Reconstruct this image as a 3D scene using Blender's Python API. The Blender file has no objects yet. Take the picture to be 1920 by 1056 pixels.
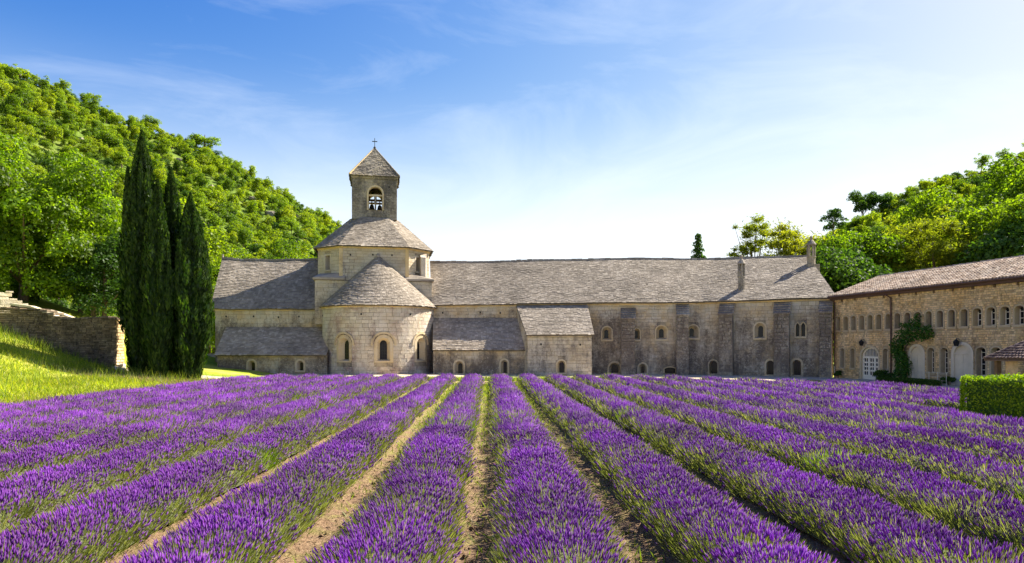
import bpy, math, random
import numpy as np
from mathutils import Vector
R = math.radians
rnd = random.Random(7)
NR = np.random.default_rng(11)

# ------------------------------------------------------------------ camera, sky, sun, exposure
scene = bpy.context.scene
col = scene.collection
F, H, HZ = 1250.0, 2.5, 649.0            # focal length in photo pixels, eye height in metres, horizon row
cam_data = bpy.data.cameras.new('camera')
cam = bpy.data.objects.new('camera', cam_data)
col.objects.link(cam)
cam.location = (0, 0, H)
cam.rotation_euler = (R(90), 0, 0)
cam_data.sensor_width = 36.0
cam_data.lens = 36.0 * F / 1920.0
cam_data.shift_y = (HZ - 528.0) / 1920.0
cam_data.clip_start = 0.1
cam_data.clip_end = 4000
scene.camera = cam

SUN_AZ, SUN_EL = 62.0, 43.0              # degrees to the right of straight ahead, degrees up
sun_dir = Vector((math.sin(R(SUN_AZ)) * math.cos(R(SUN_EL)), math.cos(R(SUN_AZ)) * math.cos(R(SUN_EL)), math.sin(R(SUN_EL))))
sd = bpy.data.lights.new('sun', 'SUN')
sd.energy = 5.0
sd.angle = R(0.55)
sd.color = (1.0, 0.93, 0.80)
sun = bpy.data.objects.new('sun', sd)
sun.rotation_euler = sun_dir.to_track_quat('Z', 'Y').to_euler()
sun.location = (60, 40, 80)
col.objects.link(sun)

world = bpy.data.worlds.new('World')
scene.world = world
world.use_nodes = True
wn, wl = world.node_tree.nodes, world.node_tree.links
wn.clear()
w_out = wn.new('ShaderNodeOutputWorld')
w_bg = wn.new('ShaderNodeBackground')
w_sky = wn.new('ShaderNodeTexSky')
w_sky.sky_type = 'NISHITA'
w_sky.sun_disc = False
w_sky.sun_elevation = R(SUN_EL)
w_sky.sun_rotation = R(SUN_AZ)
w_sky.air_density = 1.0
w_sky.dust_density = 1.0
w_sky.ozone_density = 3.0
w_bg.inputs['Strength'].default_value = 0.053
# thin high cirrus: soft white streaks that go on all round the sky
w_tc = wn.new('ShaderNodeTexCoord')
w_map = wn.new('ShaderNodeMapping')
w_map.inputs['Rotation'].default_value = (0.2, 0.5, 0.4)
w_map.inputs['Scale'].default_value = (1.6, 2.6, 5.0)
w_n1 = wn.new('ShaderNodeTexNoise')
w_n1.inputs['Scale'].default_value = 1.7
w_n1.inputs['Detail'].default_value = 9.0
w_n1.inputs['Roughness'].default_value = 0.62
w_n1.inputs['Distortion'].default_value = 0.9
w_rmp = wn.new('ShaderNodeValToRGB')
w_rmp.color_ramp.elements[0].position = 0.46
w_rmp.color_ramp.elements[0].color = (0, 0, 0, 1)
w_rmp.color_ramp.elements[1].position = 0.80
w_rmp.color_ramp.elements[1].color = (0.26, 0.26, 0.26, 1)
w_mix = wn.new('ShaderNodeMixRGB')
w_mix.inputs['Color2'].default_value = (7.6, 8.0, 8.4, 1)
wl.new(w_tc.outputs['Generated'], w_map.inputs['Vector'])
wl.new(w_map.outputs['Vector'], w_n1.inputs['Vector'])
wl.new(w_n1.outputs['Fac'], w_rmp.inputs['Fac'])
wl.new(w_rmp.outputs['Color'], w_mix.inputs['Fac'])
# deepen the blue, then a pale band of haze low down, the same all the way round
SH_K = 0.13
w_gam = wn.new('ShaderNodeGamma'); w_gam.inputs[1].default_value = 1.9
w_hsv = wn.new('ShaderNodeHueSaturation'); w_hsv.inputs['Saturation'].default_value = 1.22; w_hsv.inputs['Hue'].default_value = 0.52
# soft shoulder: bright sky rolls off to white instead of clipping to cyan
w_sc = wn.new('ShaderNodeVectorMath'); w_sc.operation = 'MULTIPLY_ADD'
w_sc.inputs[1].default_value = (SH_K,) * 3; w_sc.inputs[2].default_value = (1, 1, 1)
w_dv = wn.new('ShaderNodeVectorMath'); w_dv.operation = 'DIVIDE'
wl.new(w_sky.outputs['Color'], w_gam.inputs[0]); wl.new(w_gam.outputs[0], w_sc.inputs[0])
wl.new(w_gam.outputs[0], w_dv.inputs[0]); wl.new(w_sc.outputs[0], w_dv.inputs[1])
wl.new(w_dv.outputs[0], w_hsv.inputs['Color'])
w_sep = wn.new('ShaderNodeSeparateXYZ'); wl.new(w_tc.outputs['Generated'], w_sep.inputs[0])
w_low = wn.new('ShaderNodeMapRange'); w_low.interpolation_type = 'SMOOTHERSTEP'
for nm_, v_ in (('From Min', -0.02), ('From Max', 0.42), ('To Min', 0.95), ('To Max', 0.0)): w_low.inputs[nm_].default_value = v_
wl.new(w_sep.outputs['Z'], w_low.inputs['Value'])
w_haze = wn.new('ShaderNodeMixRGB'); w_haze.inputs['Color2'].default_value = (7.6, 8.0, 8.4, 1)
wl.new(w_low.outputs[0], w_haze.inputs['Fac']); wl.new(w_hsv.outputs['Color'], w_haze.inputs['Color1'])
wl.new(w_haze.outputs['Color'], w_mix.inputs['Color1'])
wl.new(w_mix.outputs['Color'], w_bg.inputs['Color'])
wl.new(w_bg.outputs['Background'], w_out.inputs['Surface'])

scene.view_settings.view_transform = 'Standard'
scene.view_settings.look = 'None'
scene.view_settings.exposure = 1.65
scene.view_settings.gamma = 1.0
scene.view_settings.use_curve_mapping = False
scene.render.engine = 'CYCLES'
scene.cycles.max_bounces = 6
scene.cycles.diffuse_bounces = 3
scene.cycles.transmission_bounces = 4
scene.cycles.transparent_max_bounces = 4
scene.cycles.use_denoising = True

# ------------------------------------------------------------------ helpers: places, tags, meshes
def at(px, py, Y):
    """The world point seen at photo pixel (px, py) at depth Y."""
    return Vector(((px - 960) / F * Y, Y, H + (HZ - py) / F * Y))

def tag(o, label=None, cat=None, group=None, kind=None):
    if label: o['label'] = label
    if cat: o['category'] = cat
    if group: o['group'] = group
    if kind: o['kind'] = kind
    return o

def empty(name, loc, label=None, cat=None, group=None):
    o = bpy.data.objects.new(name, None)
    col.objects.link(o)
    o.location = loc
    return tag(o, label, cat, group)

def base_of(parent):
    v = Vector((0, 0, 0))
    p = parent
    while p is not None:
        v += Vector(p.location)
        p = p.parent
    return v

def link(name, me, parent=None, loc=None):
    o = bpy.data.objects.new(name, me)
    col.objects.link(o)
    if parent is not None: o.parent = parent
    if loc is not None: o.location = loc
    return o

def copy_tree(o, parent=None):
    c = o.copy()
    col.objects.link(c)
    c.parent = parent
    for ch in list(o.children): copy_tree(ch, c)
    return c

def np_mesh(name, verts, groups, mats=(), smooth=False, mat_ids=None):
    """groups: list of int arrays (n, k): faces of k corners."""
    me = bpy.data.meshes.new(name)
    verts = np.asarray(verts, dtype=np.float32).reshape(-1, 3)
    me.vertices.add(len(verts))
    me.vertices.foreach_set('co', verts.ravel())
    idx = np.concatenate([np.asarray(g, dtype=np.int32).ravel() for g in groups if len(g)])
    tot = np.concatenate([np.full(len(g), np.asarray(g).shape[1], dtype=np.int32) for g in groups if len(g)])
    start = np.concatenate([[0], np.cumsum(tot)[:-1]]).astype(np.int32)
    me.loops.add(len(idx))
    me.loops.foreach_set('vertex_index', idx)
    me.polygons.add(len(tot))
    me.polygons.foreach_set('loop_start', start)
    me.polygons.foreach_set('loop_total', tot)
    if smooth: me.polygons.foreach_set('use_smooth', np.ones(len(tot), dtype=bool))
    if mat_ids is not None: me.polygons.foreach_set('material_index', np.asarray(mat_ids, dtype=np.int32))
    for m in mats: me.materials.append(m)
    me.update(calc_edges=True)
    return me

class MB:
    """Collects shapes in world coordinates; build() links them as one mesh object under its parent."""
    def __init__(s): s.v, s.f = [], []
    def pts(s, ps):
        i = len(s.v)
        s.v.extend([tuple(p) for p in ps])
        return list(range(i, i + len(ps)))
    def face(s, ps): s.f.append(s.pts(ps))
    def hexa(s, a, b):
        """a, b: two rings of four points."""
        i = s.pts(list(a) + list(b))
        s.f += [[i[3], i[2], i[1], i[0]], i[4:8]] + [[i[k], i[(k + 1) % 4], i[4 + (k + 1) % 4], i[4 + k]] for k in range(4)]
    def box(s, x0, x1, y0, y1, z0, z1):
        s.hexa([(x0, y0, z0), (x1, y0, z0), (x1, y1, z0), (x0, y1, z0)], [(x0, y0, z1), (x1, y0, z1), (x1, y1, z1), (x0, y1, z1)])
    def prism(s, ring_a, ring_b, cap=True):
        n = len(ring_a)
        i = s.pts(list(ring_a) + list(ring_b))
        for k in range(n): s.f.append([i[k], i[(k + 1) % n], i[n + (k + 1) % n], i[n + k]])
        if cap:
            s.f.append(i[:n][::-1]); s.f.append(i[n:])
    def tube(s, path, radii, n=8, cap=True):
        rings = []
        for k, p in enumerate(path):
            p = Vector(p)
            d = (Vector(path[min(k + 1, len(path) - 1)]) - Vector(path[max(k - 1, 0)])).normalized()
            a = d.cross(Vector((0, 0, 1)) if abs(d.z) < 0.9 else Vector((1, 0, 0))).normalized()
            b = d.cross(a)
            rings.append(s.pts([p + (a * math.cos(2 * math.pi * q / n) + b * math.sin(2 * math.pi * q / n)) * radii[k] for q in range(n)]))
        for r0, r1 in zip(rings, rings[1:]):
            for q in range(n): s.f.append([r0[q], r0[(q + 1) % n], r1[(q + 1) % n], r1[q]])
        if cap:
            s.f.append(rings[0][::-1]); s.f.append(rings[-1])
    def lathe(s, c, prof, n=12):
        rings = [s.pts([(c[0] + r * math.cos(2 * math.pi * q / n), c[1] + r * math.sin(2 * math.pi * q / n), c[2] + z) for q in range(n)]) for r, z in prof]
        for r0, r1 in zip(rings, rings[1:]):
            for q in range(n): s.f.append([r0[q], r0[(q + 1) % n], r1[(q + 1) % n], r1[q]])
        s.f.append(rings[0][::-1]); s.f.append(rings[-1])
    def build(s, name, m, parent=None, kind=None, smooth=False, label=None):
        b = base_of(parent)
        me = bpy.data.meshes.new(name)
        me.from_pydata([(x - b.x, y - b.y, z - b.z) for x, y, z in s.v], [], s.f)
        for mm in (m if isinstance(m, (list, tuple)) else [m]): me.materials.append(mm)
        if smooth:
            for p in me.polygons: p.use_smooth = True
        me.update()
        return tag(link(name, me, parent), label, None, None, kind)

# ------------------------------------------------------------------ materials
class NT:
    def __init__(s, name):
        s.m = bpy.data.materials.new(name)
        s.m.use_nodes = True
        s.n, s.l = s.m.node_tree.nodes, s.m.node_tree.links
        s.bsdf = s.n['Principled BSDF']
        s.out = s.n['Material Output']
        s.bsdf.inputs['Roughness'].default_value = 0.9
        s.bsdf.inputs['Specular IOR Level'].default_value = 0.2
    def node(s, t, **kw):
        n = s.n.new(t)
        for k, v in kw.items():
            if k in n.inputs: n.inputs[k].default_value = v
            else: setattr(n, k, v)
        return n
    def pos(s, scale=(1, 1, 1), obj=False):
        if obj: src = s.node('ShaderNodeTexCoord').outputs['Object']
        else: src = s.node('ShaderNodeNewGeometry').outputs['Position']
        mp = s.node('ShaderNodeMapping')
        mp.inputs['Scale'].default_value = scale
        s.l.new(src, mp.inputs['Vector'])
        return mp.outputs['Vector']
    def noise(s, scale, detail=5, rough=0.6, vec=None, dist=0.0):
        n = s.node('ShaderNodeTexNoise', Scale=scale, Detail=detail, Roughness=rough, Distortion=dist)
        s.l.new(vec if vec is not None else s.pos(), n.inputs['Vector'])
        return n.outputs['Fac']
    def ramp(s, fac, stops):
        r = s.node('ShaderNodeValToRGB')
        e = r.color_ramp.elements
        while len(e) < len(stops): e.new(0.5)
        for k, (p, c) in enumerate(stops):
            e[k].position = p
            e[k].color = (c, c, c, 1) if isinstance(c, (int, float)) else (*c, 1)
        s.l.new(fac, r.inputs['Fac'])
        return r.outputs['Color']
    def math(s, op, a, b=None, clamp=False):
        n = s.node('ShaderNodeMath', operation=op, use_clamp=clamp)
        for k, x in enumerate((a, b)):
            if x is None: continue
            if isinstance(x, (int, float)): n.inputs[k].default_value = x
            else: s.l.new(x, n.inputs[k])
        return n.outputs[0]
    def mix(s, fac, a, b, mode='MIX'):
        n = s.node('ShaderNodeMixRGB', blend_type=mode)
        for k, x in (('Fac', fac), ('Color1', a), ('Color2', b)):
            if isinstance(x, (int, float)): n.inputs[k].default_value = x
            elif isinstance(x, tuple): n.inputs[k].default_value = (*x, 1)
            else: s.l.new(x, n.inputs[k])
        return n.outputs['Color']
    def island(s): return s.node('ShaderNodeNewGeometry').outputs['Random Per Island']
    def objrand(s): return s.node('ShaderNodeObjectInfo').outputs['Random']
    def z(s):
        x = s.node('ShaderNodeSeparateXYZ')
        s.l.new(s.node('ShaderNodeNewGeometry').outputs['Position'], x.inputs[0])
        return x.outputs['Z']
    def bump(s, h, strength=0.5, dist=0.05):
        b = s.node('ShaderNodeBump', Strength=strength, Distance=dist)
        s.l.new(h, b.inputs['Height'])
        s.l.new(b.outputs['Normal'], s.bsdf.inputs['Normal'])
    def done(s, colour, rough=0.9):
        if isinstance(colour, tuple): s.bsdf.inputs['Base Color'].default_value = (*colour, 1)
        else: s.l.new(colour, s.bsdf.inputs['Base Color'])
        s.bsdf.inputs['Roughness'].default_value = rough
        return s.m

def mat_stone(name, pale, ochre, dark, bias, zlo=None, zhi=None, island=0.15, bump=0.6, red=0.0):
    """Weathered limestone: pale and ochre stone under a dark crust of lichen; bias moves how much crust."""
    t = NT(name)
    big = t.noise(0.32, 7, 0.68)
    streak = t.noise(1.0, 6, 0.65, t.pos((0.9, 0.9, 0.16)))
    fine = t.noise(4.5, 6, 0.75)
    m = t.math('ADD', t.math('MULTIPLY', big, 0.85), t.math('MULTIPLY', streak, 0.9))
    m = t.math('ADD', m, t.math('MULTIPLY', fine, 0.62))
    m = t.math('ADD', m, bias - 0.69)
    if zlo is not None:
        g = t.node('ShaderNodeMapRange')
        g.inputs['From Min'].default_value = zlo; g.inputs['From Max'].default_value = zhi
        g.inputs['To Min'].default_value = 0.0; g.inputs['To Max'].default_value = -0.32
        t.l.new(t.z(), g.inputs['Value'])
        m = t.math('ADD', m, g.outputs[0])
    crust = t.ramp(m, [(0.38, 0.0), (0.64, 1.0)])
    base = t.mix(t.ramp(t.noise(0.7, 5, 0.6), [(0.4, 0.0), (0.62, 1.0)]), pale, ochre)
    base = t.mix(crust, base, dark)
    if red: base = t.mix(t.ramp(t.noise(0.42, 6, 0.7, t.pos((1.0, 1.0, 0.7)), 0.5), [(0.48, 0.0), (0.62, red)]), base, (0.27, 0.15, 0.125))
    isl = t.ramp(t.island(), [(0.0, 1 - island), (0.5, 1.0), (1.0, 1 + island * 0.75)])
    base = t.mix(1.0, base, isl, 'MULTIPLY')
    speck = t.ramp(t.math('MULTIPLY', t.noise(6.5, 5, 0.85), t.math('ADD', t.noise(0.9, 4, 0.6), 0.55)), [(0.56, 0.0), (0.68, 0.65)])
    base = t.mix(speck, base, tuple(min(1, c * 1.1) for c in pale))
    t.bump(t.math('ADD', t.noise(3.0, 8, 0.75), t.math('MULTIPLY', t.noise(14, 4, 0.7), 0.5)), bump, 0.12)
    return t.done(base, 0.92)

def mat_slate(name, a, b, c):
    t = NT(name)
    isl = t.ramp(t.island(), [(0.0, a), (0.45, b), (0.85, c), (1.0, tuple(min(1, x * 1.2) for x in c))])
    patch = t.ramp(t.noise(0.45, 6, 0.7), [(0.32, 0.62), (0.68, 1.16)])
    colr = t.mix(1.0, isl, patch, 'MULTIPLY')
    lich = t.ramp(t.noise(2.6, 7, 0.75), [(0.54, 0.0), (0.72, 0.6)])
    colr = t.mix(lich, colr, tuple(x * 0.42 for x in b))
    t.bump(t.noise(11, 5, 0.7), 0.5, 0.04)
    return t.done(colr, 0.93)

def mat_leaf(name, stops, trans=0.4, objvar=0.0, tint=(1.35, 1.45, 0.5), patch=0.0):
    t = NT(name)
    c = t.ramp(t.island(), stops)
    if patch:
        p = t.ramp(t.noise(patch, 3, 0.6), [(0.35, 0.6), (0.65, 1.25)])
        c = t.mix(1.0, c, p, 'MULTIPLY')
    if objvar:
        v = t.ramp(t.objrand(), [(0.0, (0.5, 0.60, 0.55)), (0.3, (0.85, 0.9, 0.8)), (0.6, (1.1, 1.05, 0.85)), (1.0, (1.45, 1.2, 0.75))])
        c = t.mix(objvar, c, t.mix(1.0, c, v, 'MULTIPLY'))
    d = t.node('ShaderNodeBsdfDiffuse'); d.inputs['Roughness'].default_value = 0.8
    tr = t.node('ShaderNodeBsdfTranslucent')
    g = t.node('ShaderNodeBsdfGlossy', Roughness=0.5)
    g.inputs['Color'].default_value = (0.9, 0.95, 0.9, 1)
    t.l.new(c, d.inputs['Color'])
    t.l.new(t.mix(1.0, c, tint, 'MULTIPLY'), tr.inputs['Color'])
    mx = t.node('ShaderNodeMixShader'); mx.inputs[0].default_value = trans
    t.l.new(d.outputs[0], mx.inputs[1]); t.l.new(tr.outputs[0], mx.inputs[2])
    m2 = t.node('ShaderNodeMixShader'); m2.inputs[0].default_value = 0.015
    t.l.new(mx.outputs[0], m2.inputs[1]); t.l.new(g.outputs[0], m2.inputs[2])
    t.l.new(m2.outputs[0], t.out.inputs['Surface'])
    return t.m

def mat_plain(name, c, rough=0.6, var=0.12, scale=3.0, metal=0.0, bump=0.0):
    t = NT(name)
    n = t.ramp(t.noise(scale, 6, 0.65), [(0.3, tuple(x * (1 - var) for x in c)), (0.7, tuple(min(1, x * (1 + var)) for x in c))])
    t.bsdf.inputs['Metallic'].default_value = metal
    if bump: t.bump(t.noise(scale * 4, 5, 0.7), bump, 0.02)
    return t.done(n, rough)

PALE, OCHRE, CRUST = (0.53, 0.465, 0.365), (0.51, 0.38, 0.22), (0.175, 0.14, 0.108)
M = {}
M['apse'] = mat_stone('apse limestone', (0.59, 0.53, 0.44), (0.53, 0.44, 0.32), (0.225, 0.185, 0.16), -0.02, 1.2, 5.5, red=0.6)
M['nave'] = mat_stone('crusted limestone', PALE, OCHRE, CRUST, 0.07, 3.6, 6.3)
M['butt'] = mat_stone('buttress limestone', (0.44, 0.385, 0.305), (0.40, 0.31, 0.20), CRUST, 0.16)  # darker copy of the wing stone, with the buttresses' shade put into it
M['low'] = mat_stone('low wall limestone', PALE, OCHRE, CRUST, 0.12, 1.2, 2.6)
M['tower'] = mat_stone('tower limestone', PALE, (0.49, 0.395, 0.265), (0.19, 0.16, 0.13), -0.12, 8.5, 12.0)
M['belfry'] = mat_stone('belfry limestone', (0.37, 0.325, 0.26), (0.35, 0.285, 0.195), (0.12, 0.105, 0.09), 0.04)
M['chapel'] = mat_stone('chapel limestone', (0.56, 0.495, 0.395), (0.51, 0.42, 0.29), (0.21, 0.18, 0.15), -0.02)
M['trim'] = mat_stone('dressed window stone', (0.54, 0.45, 0.31), (0.54, 0.41, 0.23), (0.26, 0.21, 0.15), -0.14, island=0.1, bump=0.25)
M['rub_trim'] = mat_stone('wing window stone', (0.47, 0.37, 0.24), (0.45, 0.33, 0.18), (0.25, 0.19, 0.13), -0.12, island=0.1, bump=0.25)
M['corn'] = mat_stone('eaves stone', (0.58, 0.45, 0.26), (0.60, 0.42, 0.19), (0.24, 0.19, 0.13), -0.14, island=0.2, bump=0.3)
M['mortar'] = mat_stone('wall mortar', (0.40, 0.34, 0.25), (0.38, 0.30, 0.19), (0.12, 0.10, 0.085), 0.0, island=0.0)
M['slate'] = mat_slate('stone roof slates', (0.235, 0.196, 0.153), (0.29, 0.245, 0.195), (0.35, 0.30, 0.243))
M['slate_shade_lift'] = mat_slate('mossy roof slates lightened for shade', (0.30, 0.245, 0.185), (0.38, 0.312, 0.238), (0.46, 0.385, 0.30))  # paler than the plain slates: lifts the shade on the lean-to roofs by colour
M['under'] = mat_plain('roof bedding', (0.10, 0.088, 0.072), 0.95, 0.3, 2.0)
M['rubble'] = mat_stone('rubble stone', (0.70, 0.52, 0.30), (0.66, 0.43, 0.19), (0.30, 0.21, 0.12), -0.12, island=0.38, bump=0.6)
M['rubble_mortar'] = mat_stone('rubble mortar', (0.44, 0.34, 0.22), (0.42, 0.30, 0.16), (0.26, 0.19, 0.12), -0.12, island=0.0)
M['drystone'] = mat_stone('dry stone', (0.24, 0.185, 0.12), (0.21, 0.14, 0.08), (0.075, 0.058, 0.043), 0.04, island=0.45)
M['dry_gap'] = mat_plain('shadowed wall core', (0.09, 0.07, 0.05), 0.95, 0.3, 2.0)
M['ruin'] = mat_stone('pale ruined stone', (0.66, 0.58, 0.44), (0.60, 0.50, 0.33), (0.36, 0.30, 0.2), -0.2)
M['tile'] = mat_slate('clay roof tiles', (0.30, 0.21, 0.145), (0.44, 0.325, 0.235), (0.55, 0.44, 0.335))
M['tile_dark'] = mat_slate('dark clay tiles', (0.085, 0.055, 0.045), (0.125, 0.082, 0.068), (0.18, 0.125, 0.105))
M['glass'] = mat_plain('dark window glass', (0.018, 0.018, 0.02), 0.18, 0.3, 1.0)
M['glass_blue'] = mat_plain('grey shutter board', (0.085, 0.08, 0.075), 0.6, 0.2, 2.0)
M['white'] = mat_plain('white painted wood', (0.82, 0.73, 0.58), 0.5, 0.06, 4.0)
M['cream'] = mat_plain('cream shutter paint', (0.62, 0.53, 0.40), 0.6, 0.10, 2.0, bump=0.1)
M['brown'] = mat_plain('brown metal', (0.10, 0.055, 0.04), 0.5, 0.2, 2.0)
M['iron'] = mat_plain('dark iron', (0.03, 0.028, 0.027), 0.55, 0.3, 5.0, metal=0.4)
M['bronze'] = mat_plain('dark bronze', (0.045, 0.04, 0.033), 0.45, 0.25, 3.0, metal=0.6)
M['wood'] = mat_plain('old timber', (0.16, 0.105, 0.065), 0.8, 0.3, 6.0, bump=0.3)
M['bark'] = mat_plain('bark', (0.12, 0.088, 0.062), 0.95, 0.4, 5.0, bump=0.8)
M['leaf_oak'] = mat_leaf('oak leaves', [(0, (0.08, 0.15, 0.006)), (0.5, (0.15, 0.245, 0.008)), (1, (0.26, 0.35, 0.014))], 0.55, patch=0.35)
M['leaf_mid'] = mat_leaf('broad leaves', [(0, (0.08, 0.14, 0.006)), (0.5, (0.14, 0.22, 0.009)), (1, (0.23, 0.32, 0.015))], 0.55, 0.8)
M['leaf_hill'] = mat_leaf('hillside leaves', [(0, (0.105, 0.17, 0.008)), (0.5, (0.18, 0.26, 0.010)), (1, (0.29, 0.37, 0.018))], 0.6, 1.0)
M['leaf_pine'] = mat_leaf('pine needles', [(0, (0.12, 0.145, 0.010)), (0.5, (0.20, 0.225, 0.014)), (1, (0.31, 0.33, 0.025))], 0.6, 0.4)
M['leaf_cyp'] = mat_leaf('cypress sprays', [(0, (0.014, 0.036, 0.006)), (0.55, (0.028, 0.066, 0.009)), (1, (0.08, 0.13, 0.016))], 0.32, patch=0.9)
M['leaf_dark'] = mat_leaf('dark leaves', [(0, (0.03, 0.07, 0.009)), (0.5, (0.055, 0.115, 0.013)), (1, (0.09, 0.165, 0.02))], 0.42, 0.4)
M['leaf_hedge'] = mat_leaf('hedge leaves', [(0, (0.06, 0.13, 0.003)), (0.5, (0.17, 0.28, 0.006)), (1, (0.40, 0.50, 0.015))], 0.32)
M['leaf_ivy'] = mat_leaf('creeper leaves', [(0, (0.022, 0.075, 0.010)), (0.5, (0.045, 0.125, 0.014)), (1, (0.09, 0.19, 0.02))], 0.38)
M['grass'] = mat_leaf('grass blades', [(0, (0.15, 0.25, 0.006)), (0.45, (0.31, 0.37, 0.010)), (0.78, (0.50, 0.48, 0.02)), (1, (0.58, 0.49, 0.13))], 0.55, patch=0.22)
M['straw'] = mat_leaf('dry straw', [(0, (0.15, 0.10, 0.055)), (0.5, (0.28, 0.20, 0.11)), (1, (0.46, 0.36, 0.20))], 0.2, tint=(1, 1, 0.8))
M['weed'] = mat_leaf('weeds', [(0, (0.10, 0.17, 0.012)), (0.6, (0.22, 0.28, 0.03)), (1, (0.36, 0.36, 0.07))], 0.45)
M['lav'] = mat_leaf('lavender flowers', [(0, (0.185, 0.034, 0.325)), (0.4, (0.25, 0.052, 0.42)), (0.75, (0.31, 0.075, 0.49)), (0.95, (0.35, 0.10, 0.53)), (1, (0.24, 0.14, 0.18))], 0.48, tint=(1.2, 0.95, 1.1), patch=0.5)
M['lav_green'] = mat_leaf('lavender stems', [(0, (0.095, 0.125, 0.018)), (0.5, (0.17, 0.21, 0.035)), (0.85, (0.27, 0.31, 0.06)), (1, (0.36, 0.33, 0.12))], 0.5, tint=(1.1, 1.1, 0.8))
M['lav_lush'] = mat_leaf('lush lavender leaves', [(0, (0.08, 0.15, 0.012)), (0.5, (0.14, 0.22, 0.02)), (1, (0.23, 0.30, 0.04))], 0.42)
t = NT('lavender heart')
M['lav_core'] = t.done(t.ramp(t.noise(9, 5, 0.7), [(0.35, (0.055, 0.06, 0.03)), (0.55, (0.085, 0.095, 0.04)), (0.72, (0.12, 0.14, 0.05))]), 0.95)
t = NT('field soil')
sn = t.noise(1.3, 8, 0.7)
sc = t.ramp(t.noise(16, 8, 0.75), [(0.30, (0.125, 0.072, 0.042)), (0.5, (0.26, 0.165, 0.098)), (0.68, (0.43, 0.30, 0.185))])
sx = t.node('ShaderNodeSeparateXYZ'); t.l.new(t.node('ShaderNodeNewGeometry').outputs['Position'], sx.inputs[0])
far = t.node('ShaderNodeMapRange'); far.inputs['From Min'].default_value = 9; far.inputs['From Max'].default_value = 34
t.l.new(sx.outputs['Y'], far.inputs['Value'])
gm = t.math('MULTIPLY', t.ramp(t.math('ADD', t.noise(2.2, 6, 0.7), t.math('MULTIPLY', far.outputs[0], 0.2)), [(0.5, 0.0), (0.68, 1.0)]), 0.8)
sc = t.mix(gm, sc, t.ramp(t.noise(22, 4, 0.7), [(0.35, (0.13, 0.14, 0.03)), (0.65, (0.36, 0.33, 0.09))]))
t.bump(t.math('ADD', sn, t.noise(11, 8, 0.75)), 1.0, 0.10)
M['soil'] = t.done(sc, 0.97)
t = NT('meadow ground')
gc = t.ramp(t.noise(0.35, 8, 0.7), [(0.32, (0.14, 0.22, 0.010)), (0.5, (0.26, 0.30, 0.02)), (0.68, (0.42, 0.36, 0.10))])
t.bump(t.noise(9, 6, 0.75), 0.7, 0.08)
M['meadow'] = t.done(gc, 0.97)
t = NT('sandy path')
t.bump(t.noise(12, 6, 0.75), 0.6, 0.05)
M['sand'] = t.done(t.ramp(t.noise(3.0, 8, 0.75), [(0.35, (0.42, 0.34, 0.23)), (0.65, (0.56, 0.47, 0.34))]), 0.97)
t = NT('hill earth')
hc = t.ramp(t.noise(0.07, 9, 0.72), [(0.3, (0.06, 0.11, 0.012)), (0.52, (0.12, 0.18, 0.022)), (0.68, (0.22, 0.24, 0.06)), (0.78, (0.42, 0.37, 0.27))])
t.bump(t.noise(0.8, 8, 0.75), 1.0, 0.6)
M['hill'] = t.done(hc, 0.97)
M['rock'] = mat_stone('hill rock', (0.36, 0.32, 0.26), (0.31, 0.25, 0.17), (0.15, 0.13, 0.10), 0.02, island=0.0, bump=1.0)
# ------------------------------------------------------------------ walls, openings, stonework, roofs
class Plane:
    """A vertical wall through two ground points; u runs along it, dep goes into it."""
    curved = False
    def __init__(s, P0, P1):
        s.p = Vector((P0[0], P0[1])); e = Vector((P1[0], P1[1])) - s.p
        s.L = e.length; s.d = e / s.L
        s.n = Vector((s.d.y, -s.d.x))                 # outward: to the right of travel reversed
        if s.n.dot(s.p) > 0: s.n = -s.n               # faces the camera at the origin
    def M(s, u, z, dep=0.0):
        q = s.p + s.d * u - s.n * dep
        return (q.x, q.y, z)
    def uv(s, px, py):
        r = Vector(((px - 960) / F, 1.0))
        t = s.p.dot(s.n) / r.dot(s.n)
        return (r * t - s.p).dot(s.d), H + (HZ - py) / F * r.y * t
    def u(s, px): return s.uv(px, HZ)[0]

class Round:
    """The outside of a round wall, u measured along it from the point nearest the camera axis."""
    curved = True
    def __init__(s, c, r): s.c, s.r = Vector(c), r
    def M(s, u, z, dep=0.0):
        a = u / s.r
        return (s.c.x + (s.r - dep) * math.sin(a), s.c.y - (s.r - dep) * math.cos(a), z)

def opening(u, w, z0, z1, kind='round', rise=None, sw=0.18):
    hw = w / 2
    rs = {'round': hw, 'point': w * 0.85, 'flat': 0.0, 'seg': 0.12 * w}[kind] if rise is None else rise
    return dict(u=u, hw=hw, z0=z0, zs=z1 - rs, rise=rs, kind=kind, sw=sw)

def arch(o, t):
    if o['kind'] == 'point': return o['zs'] + o['rise'] * (1 - abs(t)) ** 0.62
    if o['kind'] == 'seg': return o['zs'] + o['rise'] * (1 - t * t)
    if o['kind'] == 'flat': return o['zs']
    return o['zs'] + o['rise'] * math.sqrt(max(0.0, 1 - t * t))

TS = [math.sin(R(-90 + 180 * k / 10)) for k in range(11)]

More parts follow.
